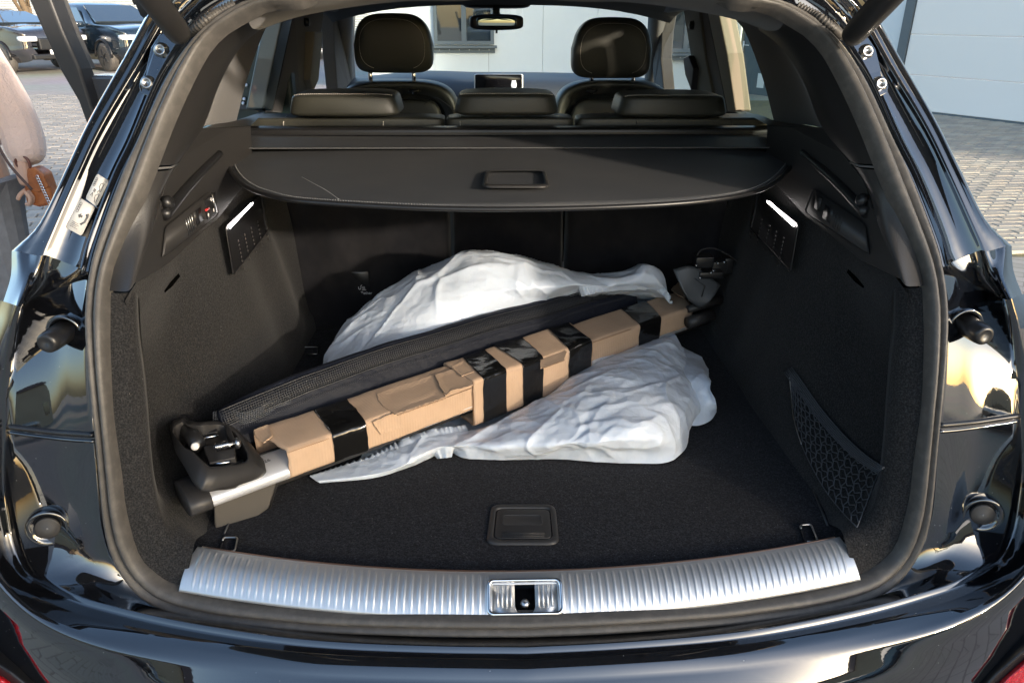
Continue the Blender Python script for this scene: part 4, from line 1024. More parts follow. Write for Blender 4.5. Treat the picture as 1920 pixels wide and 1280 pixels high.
# ---------------- roof bar (silver profile with black foot)
def bar(sA, sB, nC, zC, wd, ht_, name, mat_, parent):
    loops = []
    for s in (sA, sA + .002, sB - .002, sB):
        k = .96 if s in (sA, sB) else 1
        loops.append([S(s, nC + wd / 2 * k * math.copysign(abs(math.cos(t)) ** .75, math.cos(t)), zC + ht_ / 2 * k * math.copysign(abs(math.sin(t)) ** .9, math.sin(t))) for t in [2 * math.pi * i / 40 for i in range(40)]])
    return ringmesh(name, loops, mat_, parent, True, True)
rb = empty('roof_bar', S(.3, .04, .80), 'silver roof bar with black clamp foot, its middle wrapped in cardboard', 'roof rack bar')
bar(-.308, .86, .040, .838, .082, .034, 'bar_profile', M['alu'], rb)
# groove on top
b = MB(); b.tube([S(-.30, .060, .8555), S(-.17, .060, .8555)], .0022, 8); b.mk('bar_groove', M['blackplastic'], rb)
bar(-.338, -.304, .040, .838, .088, .040, 'end_cap', M['smoothplastic'], rb)
# embossed print on the profile
text_mesh('bar_print', 'E1  26', .011, M['ink'], rb, S(-.225, .030, .8556), (0, 0, math.atan2(un.y, un.x)))
b = MB()
for k in range(4): b.tube([S(-.228 + k * .0048 + .003 * math.cos(t * .7854), .052 + .003 * math.sin(t * .7854), .8554) for t in range(8)], .0004, 5, closed=True)
for k in range(2): b.tube([S(-.226, .045 - .003 * k, .856), S(-.205, .045 - .003 * k, .856)], .0004, 5)
b.tube([S(-.221 + .0072 * math.cos(t * .628), .034 + .0072 * math.sin(t * .628), .8562) for t in range(10)], .0004, 5, closed=True)
b.mk('type_marks', M['ink'], rb)
# foot: cup with an opening, seen from above
fo = [(318, 800), (324, 788), (343, 782), (352, 788), (372, 791), (410, 787), (432, 794), (452, 812), (474, 836), (497, 866), (502, 886), (485, 897), (440, 912), (392, 922), (376, 920), (362, 905), (344, 872), (329, 848)]
fi = [(324, 812), (327, 800), (343, 791), (352, 797), (372, 799), (408, 796), (428, 802), (440, 812), (452, 828), (463, 848), (464, 860), (458, 866), (440, 869), (415, 873), (392, 874), (376, 860), (362, 846), (345, 838)]
def sm(pts, n): p = cr([V((*q, 0)) for q in pts + [pts[0]]], n + 1)[:-1]; return [(q.x, q.y) for q in p]
NFO = 90
# resample radially so the two loops match
fo_, fi_ = [], []
for i in range(len(fo)):
    a, b_ = fo[i], fo[(i + 1) % len(fo)]; c, d = fi[i], fi[(i + 1) % len(fi)]
    for k in range(6):
        fo_.append((lerp(a[0], b_[0], k / 6), lerp(a[1], b_[1], k / 6))); fi_.append((lerp(c[0], d[0], k / 6), lerp(c[1], d[1], k / 6)))
def smooth_loop(p, it=3):
    for _ in range(it): p = [((p[i - 1][0] + 2 * p[i][0] + p[(i + 1) % len(p)][0]) / 4, (p[i - 1][1] + 2 * p[i][1] + p[(i + 1) % len(p)][1]) / 4) for i in range(len(p))]
    return p
fo_, fi_ = smooth_loop(fo_, 1), smooth_loop(fi_, 1)
ft = lambda x, y: .915 - .00035 * max(0, x - 380) - .0002 * max(0, y - 850)    # top of the foot slopes towards the bar
def fz_(pts, dz): return [onZ(x, y, ft(x, y) + dz) for x, y in pts]
mid_ = [(lerp(a[0], b_[0], .5), lerp(a[1], b_[1], .5)) for a, b_ in zip(fo_, fi_)]
def shrink(P, dz, k=1.0):
    c = sum(P, V()) / len(P); return [V((c.x + (p.x - c.x) * k, c.y + (p.y - c.y) * k, p.z + dz)) for p in P]
o_top = fz_(fo_, -.004); i_top = fz_(fi_, 0)
front = fz_(mid_, .0)
foot = ringmesh('foot_housing', [shrink(fz_(fi_, 0), -.045, .96), shrink(i_top, -.004, .99), i_top, fz_([(lerp(a[0], b_[0], .12), lerp(a[1], b_[1], .12)) for a, b_ in zip(fi_, fo_)], .001), fz_([(lerp(a[0], b_[0], .9), lerp(a[1], b_[1], .9)) for a, b_ in zip(fi_, fo_)], -.012), shrink(fz_(fo_, -.018), 0, 1.0), shrink(fz_(fo_, -.030), 0, .995), shrink(fz_(fo_, -.06), 0, .93)], M['smoothplastic'], rb)
b = MB(); b.poly(shrink(i_top, -.040, .97)); b.mk('foot_well', M['blackplastic'], foot)
def OZ(x, y, z): return onZ(x, y, z)
zc = .900
b = MB(); b.tube([OZ(350, 803, zc), OZ(372, 835, zc)], .0125, 14); b.mk('clamp_drum', M['blackplastic'], foot)
b = MB(); b.prism([OZ(343, 800, zc + .008), OZ(364, 795, zc + .008), OZ(385, 822, zc + .008), OZ(356, 828, zc + .008)], V((0, 0, -.02))); b.mk('clamp_block', M['smoothplastic'], foot, smooth=False, bevel=.002)
b = MB(); b.lathe(OZ(366, 836, zc + .004), V((.1, -1, .2)), [(-.004, .0062), (.004, .006), (.005, .004), (.005, 0)], 16); b.mk('white_bush', M['white'], foot)
b = MB(); b.tube([OZ(376, 822, zc), OZ(409, 816, zc)], .0022, 8); b.mk('clamp_pin', M['chrome'], foot)
b = MB(); b.prism([OZ(372, 802, zc), OZ(405, 797, zc), OZ(408, 808, zc), OZ(376, 814, zc)], V((0, 0, -.01))); b.mk('clamp_plate', M['blackplastic'], foot, smooth=False, bevel=.002)
b = MB(); b.prism([OZ(381, 836, zc - .002), OZ(402, 832, zc - .002), OZ(407, 845, zc - .002), OZ(440, 838, zc - .002), OZ(441, 856, zc - .002), OZ(392, 868, zc - .002)], V((0, 0, -.02))); b.mk('clamp_jaw', M['smoothplastic'], foot, smooth=False, bevel=.002)
hp = OZ(404, 838, zc + .006); hq = OZ(430, 832, zc + .006); hd_ = (hq - hp); _, ha, hb_ = frame(hd_)
b = MB(); b.tube([hp + hd_ * (i / 96) + ha * (.0055 * math.cos(i * .5236)) + hb_ * (.0055 * math.sin(i * .5236)) for i in range(97)], .0010, 6); b.mk('clamp_spring', M['chrome'], foot)
b = MB(); b.tube([OZ(400, 839, zc + .006), OZ(450, 829, zc + .006)], .0026, 8); b.lathe(OZ(441, 831, zc + .006), hd_, [(0, .009), (.005, .009), (.008, .005), (.008, 0)], 14); b.mk('clamp_bolt', M['steel'], foot)
b = MB(); b.tube([OZ(396, 871, zc - .006), OZ(433, 865, zc - .006)], .0026, 8); b.mk('jaw_pin', M['chrome'], foot)
b = MB(); b.prism([OZ(420, 793, zc + .004), OZ(432, 800, zc + .004), OZ(440, 822, zc + .004), OZ(436, 832, zc + .004), OZ(424, 810, zc + .004)], V((0, 0, -.018))); b.mk('clamp_arm', M['blackplastic'], foot, smooth=False, bevel=.002)

# ---------------- second bar, mostly hidden below
rb2 = empty('roof_bar', S(.3, .02, .79), 'second roof bar hidden beneath, only its grey foot plate and dark tube ends showing', 'roof rack bar')
bar(-.22, 1.00, .060, .806, .050, .026, 'bar_profile', M['smoothplastic'], rb2)
pl = [(400, 930), (522, 884), (519, 910), (506, 952), (462, 984), (447, 1004), (408, 1004), (402, 985)]
b = MB(); P3 = [onY(x, y, .155 + .0004 * (x - 400)) for x, y in pl]
mn = min(p.z for p in P3)
b.prism(P3, V((-.012, .045, .0))); b.mk('foot_plate', mat('grey_foot', (.075, .068, .06), .5, bump=[(300, .1, 'noise')]), rb2, smooth=False, bevel=.004)
b = MB(); b.tube([P3[1] + V((0, -.001, 0)), P3[2] + V((0, -.001, 0)), P3[3] + V((0, -.001, 0))], .0018, 6); b.mk('plate_edge', M['smoothplastic'], rb2)
b = MB(); b.tube([onZ(1290, 605, .86), onZ(1334, 590, .865)], .014, 14); b.mk('tube_end', M['smoothplastic'], rb2)
b = MB(); b.tube([onZ(1290, 580, .885), onZ(1361, 560, .885)], .009, 12); b.mk('tube_end', M['smoothplastic'], rb2)
# right foot: cup standing up at the far right
cupo = [(1272, 520), (1288, 512), (1308, 524), (1350, 538), (1352, 545), (1322, 575), (1300, 575), (1284, 560)]
b = MB()
ft0 = [onY(x, y, .80) for x, y in [(1262, 505), (1300, 500), (1350, 534)]]; ft1 = [onY(x, y, .78) for x, y in [(1278, 540), (1306, 552), (1338, 556)]]; ft2 = [onY(x, y, .78) for x, y in [(1292, 562), (1312, 575), (1322, 570)]]
ftb = [p + V((0, .06, 0)) for p in ft2]
cup = loft('foot_housing', dense([cr(r, 16) for r in (ft0, ft1, ft2, ftb)], 20), mat('foot_grey', (.05, .055, .06), .4), rb2, solid=.004)[0]
b = MB(); b.tube([onY(1303, 522, .775), onY(1322, 536, .775), onY(1316, 556, .775)], .0012, 6); b.mk('foot_crease', M['blackplastic'], cup)
mech = [((1318, 488), (34, 20), .82), ((1345, 500), (28, 26), .84), ((1330, 512), (46, 12), .81), ((1362, 495), (16, 30), .85), ((1300, 505), (22, 14), .82)]
for (cx, cy), (w_, h_), Y in mech:
    a, c = onY(cx - w_ / 2, cy, Y), onY(cx + w_ / 2, cy, Y); t, d = onY(cx, cy - h_ / 2, Y), onY(cx, cy + h_ / 2, Y)
    v_, f_ = superbox((a + c) / 2, (c.x - a.x, .04, t.z - d.z), e=.15, n=24, m=12); mk('clamp_block', v_, f_, M['blackplastic'], cup)
for x, y in ((1358, 491), (1346, 493), (1338, 507), (1333, 511), (1313, 520), (1306, 497)):
    b = MB(); b.lathe(onY(x, y, .785), V((0, -1, .3)), [(-.004, .0035), (.002, .003), (.003, 0)], 10); b.mk('clamp_screw', M['chrome'], cup)
b = MB(); b.tube(cr([onY(x, y, .82) for x, y in [(1306, 480), (1316, 468), (1340, 466), (1365, 478), (1378, 487), (1385, 502), (1376, 520)]], 30), .0016, 6); b.mk('clamp_cable', M['smoothplastic'], cup)

# ---------------- cardboard sleeve
cs = empty('cardboard_sleeve', S(.3, .05, .80), 'torn brown cardboard sleeve wrapped round the roof bar and bound with black tape', 'cardboard')
def box_loop(s_near, s_far, n0, n1, z0, z1, r=.006, o=0.0, jit=0, seed=0, open_=False):
    """rectangle with rounded corners round the bar; s skews from near to far"""
    pts = []
    n0 -= o; n1 += o; z0 -= o; z1 += o; r += o
    cs_ = [(n0 + r, z0 + r, 180), (n0 + r, z1 - r, 90), (n1 - r, z1 - r, 0), (n1 - r, z0 + r, 270)]
    # order: bottom-near, top-near, top-far, bottom-far
    for cn, cz, a0 in cs_:
        st = {180: (270, 180), 90: (180, 90), 0: (90, 0), 270: (0, -90)}[a0]
        for k in range(5):
            a = math.radians(lerp(st[0], st[1], k / 4)); pts.append((cn + r * math.cos(a), cz + r * math.sin(a)))
    # add mid points on each side for a flexible sheet
    q = []
    for i in range(len(pts)):
        a, c = pts[i], pts[(i + 1) % len(pts)]; q.append(a)
        if i % 5 == 4:
            for k in range(1, 6): q.append((lerp(a[0], c[0], k / 6), lerp(a[1], c[1], k / 6)))
    out = []
    for n_, z in q:
        t = min(1, max(0, (n_ - n0) / (n1 - n0))); s = lerp(s_near, s_far, t)
        out.append(S(s, n_, z))
    return out
def zt_(s): return .883 + .004 * math.sin(s * 3.0 + .4)
def dents(p, a=.0018):
    return p + V((0, 0, a * noise.noise(p * 12) + a * .6 * noise.noise(p * 40))) + nn * (a * noise.noise(p * 11 + V((4, 4, 4))))
def sleeve(name, sa, fa, sb, fb, n0, n1, zb, dz, parent, steps=70, mat_=None, o=0.0, th=.003, a=.0018, jag=0):
    loops = []
    for i in range(steps + 1):
        t = i / steps; s = lerp(sa, sb, t); f_ = lerp(fa, fb, t)
        l = box_loop(s, f_, n0, n1, zb(s), zt_(s) + dz, o=o)
        l = [dents(p, a) for p in l]
        if jag and i in (0, steps): l = [p + un * (jag * noise.noise(p * 60)) for p in l]
        loops.append(l)
    return ringmesh(name, loops, mat_ or M['card'], parent, solid=th)
zb1 = lambda s: .829 + .006 * max(0, s)
sl = sleeve('sleeve_left', sN(538, 850), sF(476, 806) , .30, .30, .0, .097, zb1, 0, cs, jag=.004)
sr_ = sleeve('sleeve_right', .28, .28, sN(1299, 573), sF(1262, 541), .0, .097, lambda s: .829 + .014 * max(0, s - .3), .0, cs, jag=.003)
wr = sleeve('sleeve_wrap', sN(885, 726), sF(834, 688), sN(1108, 640), sF(1063, 610), -.005, .101, lambda s: .797 + .012 * max(0, s - .2), .005, cs, steps=50, jag=.003)
# corrugated edges of the wrap and the sleeve ends
def corr(name, sx, n0, n1, z0, z1, parent, amp_=.0018):
    b = MB(); L = [S(sx, n0, z0), S(sx, n0, z1)]; pts = []
    for i in range(40): pts.append(S(sx, n0 + amp_ * (1 if i % 2 else -1), lerp(z0, z1, i / 39)))
    b.tube(pts, .0006, 4)
    pts = [S(sx, lerp(n0, n1, i / 60), z0 + amp_ * (1 if i % 2 else -1)) for i in range(61)]; b.tube(pts, .0006, 4)
    return b.mk(name, M['cardedge'], parent)
corr('corrugated_edge', sN(1108, 640) + .001, -.004, .06, .801, .875, wr)
corr('corrugated_edge', sN(885, 726) - .001, -.004, .06, .800, .870, wr)
# torn flaps lying on top and on the front
rndf = random.Random(5)
def flap(pts, where, parent, off=.0035, curl=.0, jag=True):
    P = []
    for i in range(len(pts)):
        a, c = pts[i], pts[(i + 1) % len(pts)]; L = math.dist(a, c); k = max(1, int(L / 4)) if jag else 3
        for j in range(k):
            P.append((lerp(a[0], c[0], j / k) + (rndf.uniform(-.9, .9) if jag else 0), lerp(a[1], c[1], j / k) + (rndf.uniform(-.9, .9) if jag else 0)))
    if where == 'top':
        pp = [onZ(x, y, .883 + off) for x, y in P]; d = V((0, 0, -.0022))
    else:
        pp = [onP(x, y, nn, cf - off) for x, y in P]; d = nn * .0022
    c = sum(pp, V()) / len(pp)
    b = MB(); n = len(pp); up_ = [p - d * (.2 + curl * ((p - c).length / .04)) for p in pp]
    inn = [p.lerp(c, .35) for p in pp]; in2 = [p.lerp(c, .35) + d for p in pp]
    b.v = [c] + inn + up_ + [p + d for p in up_]
    b.f = [(0, 1 + i, 1 + (i + 1) % n) for i in range(n)] + [(1 + i, 1 + n + i, 1 + n + (i + 1) % n, 1 + (i + 1) % n) for i in range(n)] + [(1 + n + i, 1 + 2 * n + i, 1 + 2 * n + (i + 1) % n, 1 + n + (i + 1) % n) for i in range(n)]
    return b.mk('torn_flap', M['card'], parent, smooth=False)
flap([(707, 738), (760, 720), (813, 704), (822, 722), (836, 744), (800, 757), (742, 777), (722, 765), (710, 752)], 'top', sl, .004, .3)
flap([(815, 703), (858, 690), (884, 708), (887, 722), (846, 734), (838, 742), (827, 728)], 'top', sl, .0075, .4)
flap([(846, 688), (869, 676), (888, 697), (866, 705)], 'top', wr, .010, .4, False)
flap([(698, 790), (752, 768), (756, 800), (714, 814)], 'front', sl, .005, .4)
flap([(476, 806), (503, 796), (510, 818), (494, 830), (482, 822)], 'top', sl, .005, .5)
flap([(1258, 544), (1270, 531), (1290, 536), (1293, 548), (1283, 560)], 'top', sr_, .006, .3)
flap([(1014, 690), (1056, 676), (1062, 660), (1040, 640), (1012, 652)], 'top', wr, .008, .2)
# corrugated tear lines along the near top edge
for (xa, ya, xb, yb, par, o) in ((745, 778, 836, 746, sl, .004), (838, 744, 884, 727, sl, .006), (540, 848, 616, 822, sl, .002), (1017, 690, 1058, 675, wr, .008), (1105, 644, 1183, 617, sr_, .002), (1240, 594, 1294, 574, sr_, .002)):
    b = MB(); b.tube([onZ(lerp(xa, xb, i / 40), lerp(ya, yb, i / 40) + (1.0 if i % 2 else -.6), .883 + o) for i in range(41)], .0008, 4); b.mk('torn_edge', M['cardedge'], par)
# tapes
def tape(a_near, a_far, b_near, b_far, n0, n1, zb, dz, o, parent, a=.0022):
    return sleeve('black_tape', sN(*a_near), sF(*a_far), sN(*b_near), sF(*b_far), n0, n1, zb, dz, parent, steps=36, mat_=M['tape'], o=o, th=.0006, a=a, jag=.003)
tape((622, 818), (593, 774), (686, 796), (654, 753), .0, .097, zb1, 0, .0030, cs, .004)
zw = lambda s: .797 + .012 * max(0, s - .2)
tape((902, 717), (869, 677), (945, 702), (910, 664), -.005, .101, zw, .005, .0030, cs, .0022)
tape((976, 694), (925, 657), (1014, 680), (978, 640), -.005, .101, zw, .005, .0032, cs, .0034)
tape((1062, 662), (1026, 624), (1106, 646), (1062, 611), -.005, .101, zw, .005, .0036, cs, .003)
tape((1198, 612), (1160, 580), (1238, 598), (1204, 564), .0, .097, lambda s: .829 + .014 * max(0, s - .3), .0, .0032, cs, .0018)
# ================================================================ SURROUNDINGS
def brickmat(name, c1, c2, mort, sx, sy, ang, msize=.012, offs=.5, c3=None):
    M_ = mat(name, c1, .85); t = M_.node_tree; N = t.nodes; L = t.links; bs = N['Principled BSDF']
    tc = N.new('ShaderNodeTexCoord'); mp = N.new('ShaderNodeMapping'); mp.inputs['Rotation'].default_value[2] = ang; L.new(tc.outputs['Object'], mp.inputs['Vector'])
    br = N.new('ShaderNodeTexBrick'); L.new(mp.outputs[0], br.inputs['Vector']); br.inputs['Scale'].default_value = 1; br.inputs['Brick Width'].default_value = sx; br.inputs['Row Height'].default_value = sy
    br.inputs['Mortar Size'].default_value = msize * .5; br.inputs['Color1'].default_value = (*c1, 1); br.inputs['Color2'].default_value = (*c2, 1); br.inputs['Mortar'].default_value = (*mort, 1); br.offset = offs; br.inputs['Bias'].default_value = 0
    nz = N.new('ShaderNodeTexNoise'); nz.inputs['Scale'].default_value = .35; nz.inputs['Detail'].default_value = 8; L.new(tc.outputs['Object'], nz.inputs['Vector'])
    mx_ = N.new('ShaderNodeMixRGB'); mx_.blend_type = 'MULTIPLY'; mx_.inputs[0].default_value = .5; L.new(br.outputs['Color'], mx_.inputs[1]); L.new(nz.outputs['Color'], mx_.inputs[2])
    hs = N.new('ShaderNodeHueSaturation'); hs.inputs['Saturation'].default_value = .8; hs.inputs['Value'].default_value = 1.5; L.new(mx_.outputs[0], hs.inputs['Color']); L.new(hs.outputs[0], bs.inputs['Base Color'])
    return M_
b = MB(); b.v = [V((-80, -60, 0)), V((80, -60, 0)), V((80, 110, 0)), V((-80, 110, 0))]; b.f = [(0, 1, 2, 3)]
gr = b.mk('ground', brickmat('far_paving', (.28, .25, .21), (.24, .22, .18), (.16, .14, .11), .21, .105, .6, .012), smooth=False); tag(gr, kind='structure')
# individually laid paving stones near the car (cheap shared meshes)
pv = [mat('paver_%s' % k, c, .85, bump=[(60, .25, 'noise')], var=(30, c2_, .35, .7)) for k, c, c2_ in (('tan', (.35, .31, .24), (.29, .25, .20)), ('pale', (.39, .35, .28), (.32, .29, .23)), ('grey', (.30, .27, .23), (.25, .23, .19)))]
pvb = [mat('paver_blue_%s' % k, c, .8, bump=[(60, .25, 'noise')], var=(30, c2_, .35, .7)) for k, c, c2_ in (('a', (.29, .26, .22), (.24, .21, .18)), ('b', (.34, .30, .26), (.28, .25, .21)), ('c', (.25, .23, .20), (.21, .19, .17)))]
joint = mat('mossy_joint', (.20, .17, .06), .95, bump=[(80, .6, 'noise')], var=(12, (.12, .11, .08), .35, .6))
jointb = mat('sand_joint', (.13, .12, .11), .95, bump=[(80, .6, 'noise')])
def to_px(p):
    d = p - CAM; z = d.dot(fw)
    return (W0 / 2 + FPX * d.dot(rt) / z, H0 / 2 - FPX * d.dot(up) / z) if z > .1 else (-9999, -9999)
def paving(name, region, ang, w_, h_, mats, jm, vis, n_single):
    x0, x1, y0, y1 = region
    base = MB(); base.v = [V((x0, y0, .004)), V((x1, y0, .004)), V((x1, y1, .004)), V((x0, y1, .004))]; base.f = [(0, 1, 2, 3)]
    pr = base.mk(name, jm, smooth=False); tag(pr, kind='structure')
    g = .008
    mb = MB(); a, c, H_, e = (w_ - g) / 2, (h_ - g) / 2, .022, .006
    mb.v = [V((-a, -c, 0)), V((a, -c, 0)), V((a, c, 0)), V((-a, c, 0)), V((-a + .002, -c + .002, H_ - e)), V((a - .002, -c + .002, H_ - e)), V((a - .002, c - .002, H_ - e)), V((-a + .002, c - .002, H_ - e)), V((-a + e, -c + e, H_)), V((a - e, -c + e, H_)), V((a - e, c - e, H_)), V((-a + e, c - e, H_))]
    mb.f = gridf(3, 4, True) + [(8, 9, 10, 11)]
    ms = []
    for m_ in mats:
        me = mesh('paving_stone', mb.v, mb.f, False); me.materials.append(m_); ms.append(me)
    rot = Matrix.Rotation(ang, 3, 'Z'); cen_ = V(((x0 + x1) / 2, (y0 + y1) / 2, 0)); lst = []; R_ = math.hypot(x1 - x0, y1 - y0) / 2
    nr, nc = int(R_ / h_) + 1, int(R_ / w_) + 1; rn = random.Random(11)
    for i in range(-nr, nr):
        for j in range(-nc, nc):
            p = cen_ + rot @ V(((j + .5 * (i % 2)) * w_, i * h_, 0))
            if not (x0 + .1 < p.x < x1 - .1 and y0 + .1 < p.y < y1 - .1): continue
            q = to_px(p)
            if -20 < q[0] < 1940 and vis(q[0], q[1]): lst.append((p, q))
    lst.sort(key=lambda t: (t[0] - CAM).length)
    big = [MB() for _ in mats]
    for k, (p, q) in enumerate(lst):
        i = rn.randrange(len(mats)); tilt = Matrix.Rotation(rn.uniform(-.006, .006), 3, 'X') @ rot; dz = rn.uniform(-.003, .002)
        if k < n_single:
            o = bpy.data.objects.new('paving_stone', ms[i]); COL.objects.link(o); o.parent = pr
            o.matrix_local = Matrix.Translation(p + V((0, 0, .004 + dz))) @ tilt.to_4x4()
        else: big[i].add([p + tilt @ v + V((0, 0, .004 + dz)) for v in mb.v], mb.f)
    for i, m_ in enumerate(mats):
        if big[i].v: tag(big[i].mk('paving_field', m_, pr, smooth=False, recalc=False), kind='stuff')
    return len(lst)
n1 = paving('yard_paving', (3.2, 9.0, 4.0, 14.0), .10, .21, .105, pv, joint, lambda x, y: x > 1690 and y < 500 and y > 205, 290)
n2 = paving('lot_paving', (-14, -1.6, 2.5, 15.0), .35, .21, .14, pvb, jointb, lambda x, y: (x < 340 or 590 < x < 640) and y < 520 and y > 95, 290)
print('PAVERS', n1, n2)

# ---- white panelled building ahead
wallm = mat('white_sandwich_panel', (.66, .70, .71), .5, var=(.8, (.61, .65, .66), .35, .7), bump=[(3, .05, 'noise')])
framem = mat('grey_frame', (.10, .125, .14), .45)
paneg = glass('shop_glass', (.35, .42, .45))
hall = empty('white_hall', (1.5, 15.9, 0), 'white panelled hall wall with a grey framed window seen through the windscreen', 'building')
# panels: one part each, joints between
YW = 15.9
edges = [-6.2, -5.0, -3.8, -2.6, -1.4, onY(1018, 60, YW).x, onY(1115, 60, YW).x]
edges = [-6.4 + 1.15 * k for k in range(0, 12)]
shift = onY(1018, 60, YW).x
edges = [onY(692, 60, YW).x] + [shift + 1.13 * k for k in range(-2, 5)]
wx0, wx1 = onY(813, 40, YW).x, onY(926, 40, YW).x; wz0 = onY(870, 84, YW).z; wz1 = wz0 + 1.35
for a, c in zip(edges, edges[1:]):
    b = MB()
    if c < wx0 or a > wx1: b.box(((a + c) / 2, YW + .05, 2.5), (c - a - .006, .1, 5.0))
    else:
        lo, hi = max(a, wx0), min(c, wx1)
        b.box(((a + c) / 2, YW + .05, wz0 / 2), (c - a - .006, .1, wz0)); b.box(((a + c) / 2, YW + .05, (wz1 + 5) / 2), (c - a - .006, .1, 5 - wz1))
        if lo > a + .01: b.box(((a + lo) / 2, YW + .05, (wz0 + wz1) / 2), (lo - a - .006, .1, wz1 - wz0))
        if hi < c - .01: b.box(((hi + c) / 2, YW + .05, (wz0 + wz1) / 2), (c - hi - .006, .1, wz1 - wz0))
    b.mk('wall_panel', wallm, hall, smooth=False)
b = MB(); b.box(((edges[0] + edges[-1]) / 2, YW + .35, 2.5), (edges[-1] - edges[0], .4, 5.0)); b.mk('wall_core', mat('room_dark', (.06, .07, .08), .9), hall, smooth=False)
def window(parent, x0, x1, z0, z1, Y, mull=(.5,), mirror=None, T=lambda p: p):
    w_ = empty('window', T(V(((x0 + x1) / 2, Y, z0))), parent=parent)
    def bx(c, s_, nm, mt):
        b_ = MB(); b_.box(c, s_); b_.v = [T(p) for p in b_.v]; return b_.mk(nm, mt, w_, smooth=False)
    f_ = .07
    bx(((x0 + f_ / 2), Y - .03, (z0 + z1) / 2), (f_, .10, z1 - z0), 'frame', framem); bx(((x1 - f_ / 2), Y - .03, (z0 + z1) / 2), (f_, .10, z1 - z0), 'frame', framem)
    bx(((x0 + x1) / 2, Y - .028, z1 - f_ / 2), (x1 - x0 - 2 * f_, .10, f_), 'frame', framem); bx(((x0 + x1) / 2, Y - .028, z0 + f_ / 2), (x1 - x0 - 2 * f_, .10, f_), 'frame', framem)
    for k in mull: bx((lerp(x0, x1, k), Y - .027, (z0 + z1) / 2), (.10, .09, z1 - z0 - 2 * f_), 'mullion', framem)
    bx(((x0 + x1) / 2, Y - .09, z0 - .04), (x1 - x0 + .12, .20, .045), 'sill', framem)
    bx(((x0 + x1) / 2, Y - .02, z0 - .10), (x1 - x0 + .04, .06, .12), 'sill_bracket', framem)
    for k in range(6): bx((lerp(x0, x1, (k + .5) / 6), Y - .055, z0 - .10), (.02, .01, .02), 'rivet', M['steel'])
    bx(((x0 + x1) / 2, Y + .0, (z0 + z1) / 2), (x1 - x0 - 2 * f_, .006, z1 - z0 - 2 * f_), 'pane', M['winrefl'])
M['winrefl'] = mat('reflecting_pane', (.03, .04, .045), .03, spec=1.0, coat=1)
window(hall, wx0, wx1, wz0, wz1, YW)
# right part of the same hall, with the second window
wx2, wx3 = onY(1236, 60, YW).x, onY(1284, 60, YW).x
b = MB(); b.box((edges[-1] + 1.6, YW + .05, 2.5), (3.19, .1, 5.0)); b.mk('wall_panel', wallm, hall, smooth=False)
window(hall, wx2, wx2 + 1.1, onY(1260, 98, YW).z, onY(1260, 98, YW).z + 1.3, YW - .08)
# ---- garage wing on the right, running towards the yard
wing = empty('garage_wing', (6.0, 14.0, 0), 'pale garage building with large sectional door and grey door frame on the right', 'building')
pA, pB = onZ(1700, 211, 0), onZ(1920, 237, 0); wd_ = (pB - pA).normalized(); wn = V((wd_.y, -wd_.x, 0)); 
if wn.y > 0: wn = -wn
def WG(px, py, o=0): return onP(px, py, wn, wn.dot(pA) + o)
def sW(px, py): return (WG(px, py) - pA).dot(wd_)
def WP(s, z, o=0): return pA + wd_ * s + wn * o + V((0, 0, z))
def wbox(s0_, s1_, z0, z1, o0, o1): 
    b_ = MB(); c = [WP(s, z, o) for s in (s0_, s1_) for z in (z0, z1) for o in (o0, o1)]
    return b_.add(c, [(0, 1, 3, 2), (4, 6, 7, 5), (0, 4, 5, 1), (2, 3, 7, 6), (0, 2, 6, 4), (1, 5, 7, 3)])
sd0 = sW(1690, 150); sd1 = sd0 + 4.0
zs_ = [.06, None, None]
garm = mat('garage_door_white', (.86, .82, .76), .5, bump=[(2, .03, 'noise')])
z1_ = WG(1800, 147).z; z2_ = WG(1800, 67).z; dzp = z2_ - z1_
lv = [.05, z1_ , z2_, z2_ + dzp, z2_ + 2 * dzp, z2_ + 3 * dzp, z2_ + 4 * dzp]
door = empty('garage_door', WP(sd0, 0), parent=wing)
for a, c in zip(lv, lv[1:]): wbox(sd0, sd1, a + .004, c - .004, .0, -.06).mk('door_section', garm, door, smooth=False, bevel=.008)
wbox(sd0 - .02, sd1, .0, .05, .004, -.06).mk('bottom_seal', framem, door, smooth=False)
wbox(sd0 - .17, sd0 - .012, 0, 3.2, .03, -.1).mk('door_frame', framem, wing, smooth=False)
wbox(sd0 - 3.6, sd0 - .18, 0, 9.2, .0, -.2).mk('wall', wallm, wing, smooth=False)
wbox(sd0 - .18, sd1 + 12, 3.2, 9.2, .01, -.2).mk('wall_above_door', wallm, wing, smooth=False)  # unseen height and far run of the wing walls added to shade the hall
wbox(sd1 + .01, sd1 + 12, 0, 3.19, .01, -.2).mk('wall', wallm, wing, smooth=False)
# personnel door seen through the right rear window
def dbox(px0, px1, z0, z1, o0, o1): return wbox(sW(px0, 100), sW(px1, 100), z0, z1, o0, o1)
a, c = sorted((sW(1392, 120), sW(1462, 120)))
pd = empty('entrance_door', WP((a + c) / 2, 0), parent=wing)
wbox(a, c, 0, 2.1, .03, .0).mk('door_leaf', framem, pd, smooth=False); wbox(a - .06, a, 0, 2.15, .05, .0).mk('door_frame', M['pale_trim'], pd, smooth=False)
hb0 = WG(1394, 85, .06); b = MB(); b.tube([hb0, hb0 + wd_ * .14], .012, 8); b.tube([hb0 + V((0, 0, .08)), hb0 - V((0, 0, .12))], .02, 8); b.mk('door_handle', M['alu'], pd)
s_ = sW(1428, 150); wbox(s_ - .08, s_ + .10, WG(1428, 165).z, WG(1428, 138).z, .036, .03).mk('door_notice', M['white'], pd, smooth=False)

